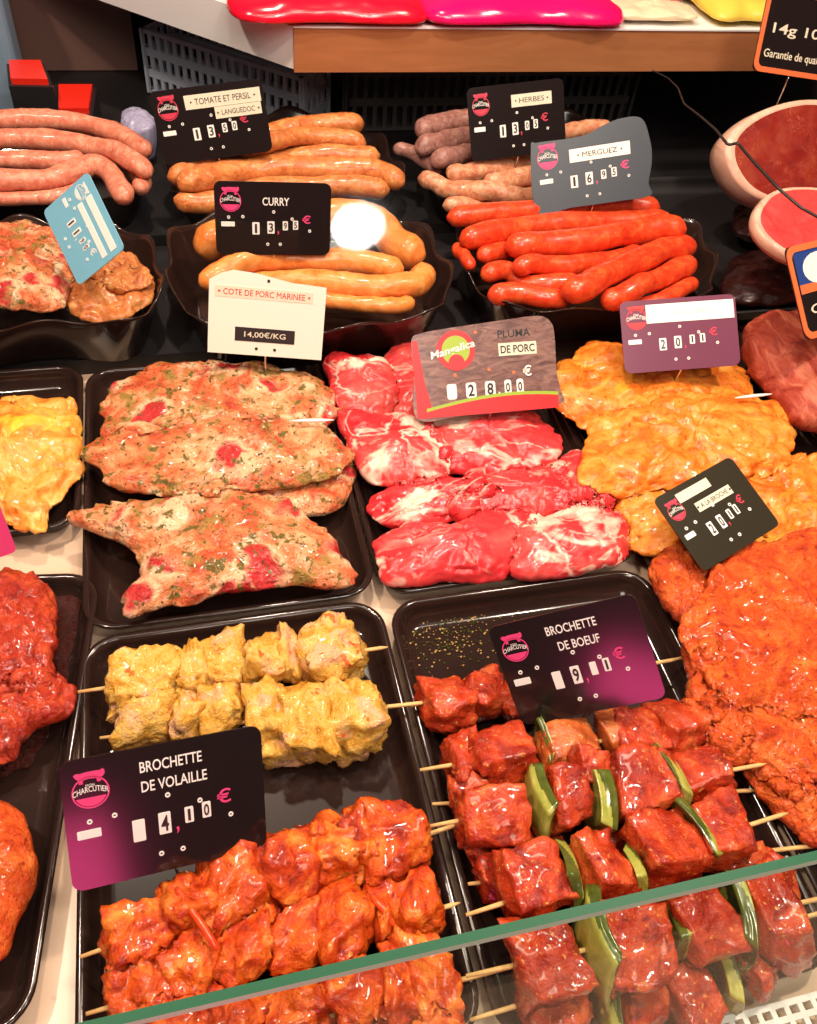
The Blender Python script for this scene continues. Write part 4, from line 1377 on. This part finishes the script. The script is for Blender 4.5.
# thin dark cord over the ham
pts = [at(x, y, z) for x, y, z in [(652, 70, .20), (668, 78, .20), (678, 88, .205), (684, 104, .205), (700, 116, .21), (716, 130, .212), (728, 145, .212), (738, 143, .212), (752, 160, .21), (778, 188, .205), (800, 207, .20), (830, 224, .19), (870, 240, .17)]]
pth = resample(pts, 80)
v, f = tube_geo(pth, [0.0006 + .0012 * min(1, i / 40) for i in range(80)], 8)
tag(mesh('cord', v, f, M['cord'], None, True, pth[0].copy()), 'thin dark cord hanging slantwise in front of the ham', 'cord')

# white slivers standing in for glints of thin clear separators
def sliver(a, b, z, label):
    p0, p1 = at(*a, z), at(*b, z + .002)
    pth = [p0.lerp(p1, i / 10) for i in range(11)]
    r = [.0004 + .0016 * math.sin(math.pi * (i + .3) / 10.6) for i in range(11)]
    v, f = tube_geo(pth, r, 8)
    tag(mesh('sliver', v, f, M['whitesliver'], None, True, p0.copy()), label, 'sliver', 'white slivers')


sliver((290, 421), (334, 420), .068, 'small white pick lying on the back pork steak')
sliver((735, 398), (772, 394), .072, 'small white pick lying on the turkey')

# spice crumbs left on the floor of the beef tray
sp = MB()
r_ = random.Random(3)
for i in range(420):
    x, y = r_.gauss(450, 34), r_.gauss(636, 16)
    if not (398 < x < 520 and 606 < y < 676): continue
    c = at(x, y, .0052)
    s = r_.uniform(.0004, .0013)
    mt = M['wood_stick'] if r_.random() < .45 else M['pepper_skin']
    sp.add([c + Vector((s, 0, 0)), c + Vector((-s, s * .4, 0)), c + Vector((-s * .3, -s, 0)), c + Vector((0, 0, s))], [(0, 1, 2), (0, 1, 3), (1, 2, 3), (2, 0, 3)], mt)
tag(sp.build('spice_crumbs', None, False, at(450, 636, .004)), 'scatter of ground spice crumbs on the floor of the beef tray', 'spice', None, 'stuff')

# sauce left on the left tray
sauce = NT('dark_sauce')
sauce.pset(Base__Color=(.06, .009, .005, 1), Roughness=.1)
sv = sauce.coords(False)
sauce.bump(sauce.noise(sv, 150, 5, .65), 1.0, .008)
sc_ = slab_geo([at(x, y, .0065) for x, y in [(30, 585), (52, 574), (74, 584), (78, 620), (70, 670), (54, 715), (36, 760), (10, 790), (-10, 770), (20, 740), (45, 690), (50, 620)]], .0062, .0022, .001, amp=.0026, freq=140, edge=.2, nang=140, nring=24)
tag(mesh('sauce', sc_[0], sc_[1], sauce.m, None, True, at(60, 620, .006)), 'glossy dark sauce puddle beside the dark red pieces', 'sauce', None, 'stuff')

# ------------------------------------------------------------------ shelf, crate and boxes behind
zs = 0.19
A, B = at(293, 71, zs), at(980, 72, zs)
yf = (A.y + at(700, 69, zs).y) / 2
d = ray(293, 24.5)
zt = CAM.z + d.z * (yf - CAM.y) / d.y
L1 = at(100, 2, zs)
dirL = (Vector((L1.x, L1.y)) - Vector((A.x, yf))).normalized()
wood = meat('brown_board', [(0.3, (0.4, 0.15, 0.055)), (0.7, (0.5, 0.2, 0.08))], 8, 60, 0.05, 0.0005, 0.42, sss=0, coat=0, stretch=(1, 6, 6))
white_board = plain('white_board', (0.86, 0.85, 0.84), 0.35)
shelf = empty('shelf', Vector((A.x, yf, zs)), 'brown-fronted shelf board with a white angled end, above the back dishes', 'shelf')
sh0 = Vector((A.x, yf, zs))
mb = MB()
e = .6
mb.prism([(0, 0), (B.x - A.x, 0), (B.x - A.x, .45), (dirL.x * e, .45), (dirL.x * e, dirL.y * e)] if dirL.y * e < .45 else [(0, 0), (B.x - A.x, 0), (B.x - A.x, .45), (dirL.x * .45 / dirL.y, .45)], 0.002, zt - zs - .002, white_board)
mb.build('board', shelf)
mb = MB()
mb.box((0.001, -.006, 0), (B.x - A.x, -.0002, zt - zs - .0015), wood)
mb.build('front_panel', shelf)
mb = MB()
mb.box((0.0, -.008, zt - zs - .0012), (B.x - A.x, .001, zt - zs + .0008), white_board)
mb.build('edge_strip', shelf)

red_gloss = plain('red_film', (0.85, 0.006, 0.03), 0.2, coat=.3)
mag_gloss = plain('magenta_film', (0.85, 0.005, 0.13), 0.2, coat=.3)
yel = plain('yellow_pack', (0.85, 0.6, 0.08), 0.35)
crm = plain('cream_pack', (0.85, 0.68, 0.45), 0.35)
orn = plain('orange_pack', (0.65, 0.2, 0.03), 0.35)


def pack(x0, x1, dy0, dy1, h, mat, name, label, cat):
    p0, p1 = at(x0, 20, zt), at(x1, 20, zt)
    ol = [Vector((p0.x, yf + dy0, 0)), Vector(((p0.x + p1.x) / 2, yf + dy0 - .003, 0)), Vector((p1.x, yf + dy0, 0)), Vector((p1.x + .004, yf + (dy0 + dy1) / 2, 0)), Vector((p1.x, yf + dy1, 0)), Vector(((p0.x + p1.x) / 2, yf + dy1, 0)), Vector((p0.x, yf + dy1, 0)), Vector((p0.x - .004, yf + (dy0 + dy1) / 2, 0))]
    hb = .007
    v, f = slab_geo(ol, zt + .0025 + hb, h, hb, amp=.003, freq=30, edge=.02, seed=x0 * .1, nang=72, nring=14)
    base = Vector((sum(q.x for q in v) / len(v), sum(q.y for q in v) / len(v), min(q.z for q in v)))
    tag(mesh(name, v, f, mat, None, True, base), label, cat, 'packs on the shelf')


pack(238, 417, -.011, .2, .03, red_gloss, 'meat_pack', 'red film-wrapped pack at the left end of the shelf', 'pack')
pack(428, 610, -.011, .2, .03, mag_gloss, 'meat_pack', 'magenta film-wrapped pack on the middle of the shelf', 'pack')
pack(615, 690, .012, .07, .006, crm, 'cheese_pack', 'flat cream-coloured pack on the shelf edge', 'pack')
pack(616, 700, .085, .2, .03, red_gloss, 'meat_pack', 'orange-red pack behind the cream one on the shelf', 'pack')
pack(708, 770, .01, .16, .022, yel, 'cheese_pack', 'bright yellow rounded pack on the shelf beside the bordered tag', 'pack')
pack(690, 735, .17, .3, .05, orn, 'bread_pack', 'orange-brown pack behind the yellow one on the shelf', 'pack')

# slotted crate
grey = plain('grey_crate_plastic', (0.42, 0.46, 0.54), 0.3)
darkc = plain('dark_crate_plastic', (0.06, 0.055, 0.055), 0.35)


def slotted(parent, p0, p1, z0, z1, rows, mat, off, name='side_wall', pitch=.0145):
    u = Vector((p1.x - p0.x, p1.y - p0.y, 0))
    Lw = u.length
    u.normalize()
    nv = Vector((-u.y, u.x, 0))
    M4 = Matrix(((u.x, nv.x, 0, p0.x - off.x), (u.y, nv.y, 0, p0.y - off.y), (0, 0, 1, z0 - off.z), (0, 0, 0, 1)))
    mb = MB()
    H = z1 - z0
    rh = H / rows
    t = .004
    for r in range(rows + 1):
        zc = r * rh
        mb.box((0, 0, max(0, zc - .006)), (Lw, t + .003, min(H, zc + .006)), mat, M4)
    n = int(Lw / pitch)
    for i in range(n + 1):
        x = i * Lw / n
        mb.box((x - .0032, 0.0005, .001), (x + .0032, t, H - .001), mat, M4)
    return mb.build(name, parent)


zc0, zc1 = .037, .132
cA, cB = at(140, 28, zc1), at(302, 78, zc1)
cB2 = cB
cA0 = Vector((cA.x, cA.y, zc0))
crate = empty('plastic_crate', cA0, 'grey slotted plastic crate standing behind the tomato sausages', 'crate')
slotted(crate, cA, cB2, zc0, zc1, 3, grey, cA0)
back = Vector((-(cB2 - cA).y, (cB2 - cA).x, 0)).normalized() * .08
slotted(crate, cA + back, cA, zc0, zc1, 3, grey, cA0)
slotted(crate, cB2, cB2 + back, zc0, zc1, 3, grey, cA0)
slotted(crate, cB2 + back, cA + back, zc0, zc1, 3, grey, cA0)
mb = MB()
q = [cA, cB2, cB2 + back, cA + back]
mb.prism([(p.x - cA0.x, p.y - cA0.y) for p in q], 0, .004, grey)
mb.build('bottom', crate)

dA, dB = at(345, 90, .10), at(640, 92, .10)
dA0 = Vector((dA.x, dA.y + .0, .0365))
crate = empty('plastic_crate', dA0, 'dark slotted plastic crate in the gloom under the brown shelf', 'crate')
dB = Vector((dB.x, dA.y, 0))
slotted(crate, dA, dB, .037, .125, 2, darkc, dA0, pitch=.016)
mb = MB()
mb.box((0, .01, 0), (dB.x - dA.x, .2, .006), darkc)
mb.build('bottom', crate)
slotted(crate, Vector((dA.x, dA.y + .2, 0)), dA, .037, .125, 2, darkc, dA0, pitch=.016)
slotted(crate, dB, Vector((dB.x, dA.y + .2, 0)), .037, .125, 2, darkc, dA0, pitch=.016)

# lilac crumpled bag by the crate
lil = plain('lilac_plastic', (0.36, 0.33, 0.48), 0.3)
steak('plastic_bag', [(120, 124), (126, 113), (140, 111), (152, 118), (155, 128), (146, 134), (130, 133)], .085, .014, lil, 'crumpled lilac plastic bag beside the crate', 'bag', None, hb=.045, amp=.004, freq=30, edge=.1)

# red packs in black trays at the back left
redp = plain('red_pack', (0.75, 0.02, 0.008), 0.3, coat=.3)


def redbox(px, z, label):
    P = [at(x, y, z) for x, y in px]
    base = Vector((P[0].x, P[0].y, 0.037))
    root = empty('meat_box', base, label, 'box', 'red boxes at the back')
    mb = MB()
    c = sum(P, Vector()) / 4
    mb.prism([((c + (p - c) * 1.12).x - base.x, (c + (p - c) * 1.12).y - base.y) for p in P], 0, z - .004 - base.z, M['black_matt'])
    mb.build('box_base', root)
    mb = MB()
    mb.prism([((c + (p - c) * .93).x - base.x, (c + (p - c) * .93).y - base.y) for p in P], z - .004 - base.z, z + .004 - base.z, redp)
    mb.build('lid', root)


redbox([(58, 112), (90, 112), (94, 86), (58, 86)], .09, 'red-topped box in a black tray, nearest the crate')
redbox([(30, 107), (53, 107), (55, 88), (33, 88)], .088, 'small red-topped box between its two neighbours at the back')
redbox([(10, 82), (50, 83), (42, 62), (8, 62)], .12, 'red-topped box set higher behind the two others')
bl = plain('blue_grey_plastic', (0.2, 0.27, 0.36), 0.35)
p = at(-5, 100, .05)
mb = MB()
mb.prism(rrect(-.09, -.03, .02, .05, .015, 4), 0, .2, bl)
mb.prism(rrect(-.094, -.034, .024, .054, .018, 4), .2, .212, bl)
tag(mb.build('plastic_bin', None, False, None, (p.x + .022, p.y + .03, .0365)), 'blue-grey plastic bin at the far left edge', 'bin')
brown = plain('brown_panel', (0.2, 0.1, 0.08), 0.5)
p0, p1 = at(20, 60, .08), at(122, 60, .08)
mb = MB()
mb.box((p0.x - .1, 0, 0), (p1.x + .02, .02, .15), brown)
mb.box((p0.x - .1, -.004, .135), (p1.x + .02, 0, .15), M['black_matt'])
tag(mb.build('board', None, False, None, (0, p0.y + .07, .0365)), 'dark brown board standing behind the red boxes', 'board')
orp = plain('dark_orange_pack', (0.4, 0.07, 0.02), 0.4)
pp = at(70, 4, .15)

dw = NT('dark_wall')
dwv = dw.coords(False)
dw.l(dw.ramp(dw.noise(dwv, 4, 3), [(0.3, (0.02, 0.014, 0.012)), (0.7, (0.035, 0.024, 0.02))]), dw.b.inputs['Base Color'])
dw.pset(Roughness=.6)
mb = MB()
mb.box((-1.0, 1.21, -.9), (1.8, 1.25, 1.8), dw.m)
tag(mb.build('wall_back'), 'dark wall far behind the counter', 'wall', None, 'structure')
mb = MB()
mb.box((-1.0, -1.2, -.94), (1.8, 1.2, -.9), dw.m)
tag(mb.build('floor'), 'dark floor under the counter', 'floor', None, 'structure')
mb = MB()
mb.box((-.58, -.6, -.899), (1.2, 1.18, -.041), M['black_matt'])
tag(mb.build('counter_cabinet'), 'dark body of the display counter below its top', 'counter')

# perforated strip at the front of the counter
pm = plain('white_perforated', (0.8, 0.76, 0.72), 0.4)
mb = MB()
gx0, gx1, gy0, gy1 = .05, .95, -.412, -.372
pitch = .0105
for i in range(int((gx1 - gx0) / pitch) + 1):
    x = gx0 + i * pitch
    mb.box((x, gy0 + .002, .0125), (x + .004, gy1 - .003, .016), pm)
for k in range(5):
    y = gy0 + k * (gy1 - gy0 - .004) / 4
    mb.box((gx0, y, .0125), (gx1, y + .004, .0162), pm)
mb.box((gx0, gy0, 0.0005), (gx1, gy0 + .003, .0125), pm)
mb.box((gx0, gy1 - .004, 0.0005), (gx1, gy1 - .001, .0125), pm)
tag(mb.build('air_grille'), 'white perforated air grille along the front edge of the counter', 'grille')

# ------------------------------------------------------------------ front glass
g0, g1 = at(85, 1033, .25), at(817, 860, .25)
u = Vector((g1.x - g0.x, g1.y - g0.y, 0)).normalized()
ga = Vector((g0.x, g0.y, .25)) - u * .5
gb = Vector((g0.x, g0.y, .25)) + u * 1.2
th = .0042
nb = Vector((-u.y, u.x, 0))
low = Vector((0, -.092, -.2492))
bv = Vector((0, -.0012, -.0022))
vs = [ga, gb, gb + nb * th, ga + nb * th, ga + low, gb + low, gb + low + nb * th, ga + low + nb * th, ga + bv, gb + bv]
fs = [(0, 1, 2, 3), (4, 7, 6, 5), (8, 4, 5, 9), (0, 8, 9, 1), (3, 2, 6, 7), (0, 3, 7, 4, 8), (1, 9, 5, 6, 2)]
gl = mesh('glass_pane', vs, fs, [M['glass'], M['glass_edge'], M['glass_bevel']], None, False, Vector((ga.x, ga.y + low.y, 0.0008)), None, [1, 1, 0, 2, 0, 1, 1])
tag(gl, 'clear front glass pane of the counter with a green top edge', 'glass pane')

# ------------------------------------------------------------------ added clear film over the curry dish, tilted to mirror the round lamp
LAMP = Vector((.50, -.50, 1.35))
p = at(358, 227, .135)
vc, vl = (CAM - p), (LAMP - p)
nf = (vc.normalized() + vl.normalized()).normalized()
ex = Vector((1, 0, 0)) - nf * nf.x
ex.normalize()
ey = nf.cross(ex)
cd = [o for o in COL.objects if o.get('label') == 'scalloped black dish of golden curry sausages'][0]
vs = [p + ex * a + ey * b - cd.location for a, b in ((-.075, -.06), (.085, -.06), (.085, .075), (-.075, .075))]
mesh('glare_film', vs, [(0, 1, 2, 3)], M['film'], cd, False)
lamp_d = 52.0 / F * ((p - CAM).dot(FWD) + vl.length * .98)

# ------------------------------------------------------------------ light


def area(name, loc, target, size, power, color, shape='DISK', sy=None):
    l = bpy.data.lights.new(name, 'AREA')
    l.shape = shape
    l.size = size
    if sy: l.size_y = sy
    l.energy = power
    l.color = color
    o = bpy.data.objects.new(name, l)
    COL.objects.link(o)
    o.location = loc
    o.rotation_euler = (Vector(target) - Vector(loc)).to_track_quat('-Z', 'Y').to_euler()
    return o


WARM = (1.0, .83, .66)
area('round_lamp', LAMP, LAMP - Vector((0, 0.001, 1)), lamp_d, 4.0, (1, .93, .84))
area('tube_lamp', (.3, -.02, 1.15), (.3, .15, 0), 1.3, 5.0, (1.0, .80, .62), 'RECTANGLE', .10)
area('ceiling_spot', (-.45, .2, 1.45), (.15, .1, 0), .08, 8.0, WARM)
area('ceiling_spot', (.85, .1, 1.4), (.4, .0, 0), .08, 8.0, WARM)
area('ceiling_spot', (.25, .62, 1.5), (.25, .4, 0), .08, 9.0, WARM)
area('front_fill', (.3, -1.3, 1.6), (.3, .3, .1), .6, 9.0, (1.0, .88, .76), 'RECTANGLE', .6)  # added soft fill from the front, brightens the tags and shelf front
area('pink_shop_lamp', (.02, -1.35, .06), (.25, 0, .1), .26, 2.2, (1.0, .06, .24), 'RECTANGLE', .24)

w = bpy.data.worlds.new('world')
SC.world = w
w.use_nodes = True
w.node_tree.nodes['Background'].inputs[0].default_value = (.55, .42, .38, 1)
w.node_tree.nodes['Background'].inputs[1].default_value = .05

SC.view_settings.view_transform = 'Standard'
SC.view_settings.look = 'None'
SC.view_settings.gamma = 1
SC.view_settings.exposure = 0.45
SC.view_settings.use_curve_mapping = False
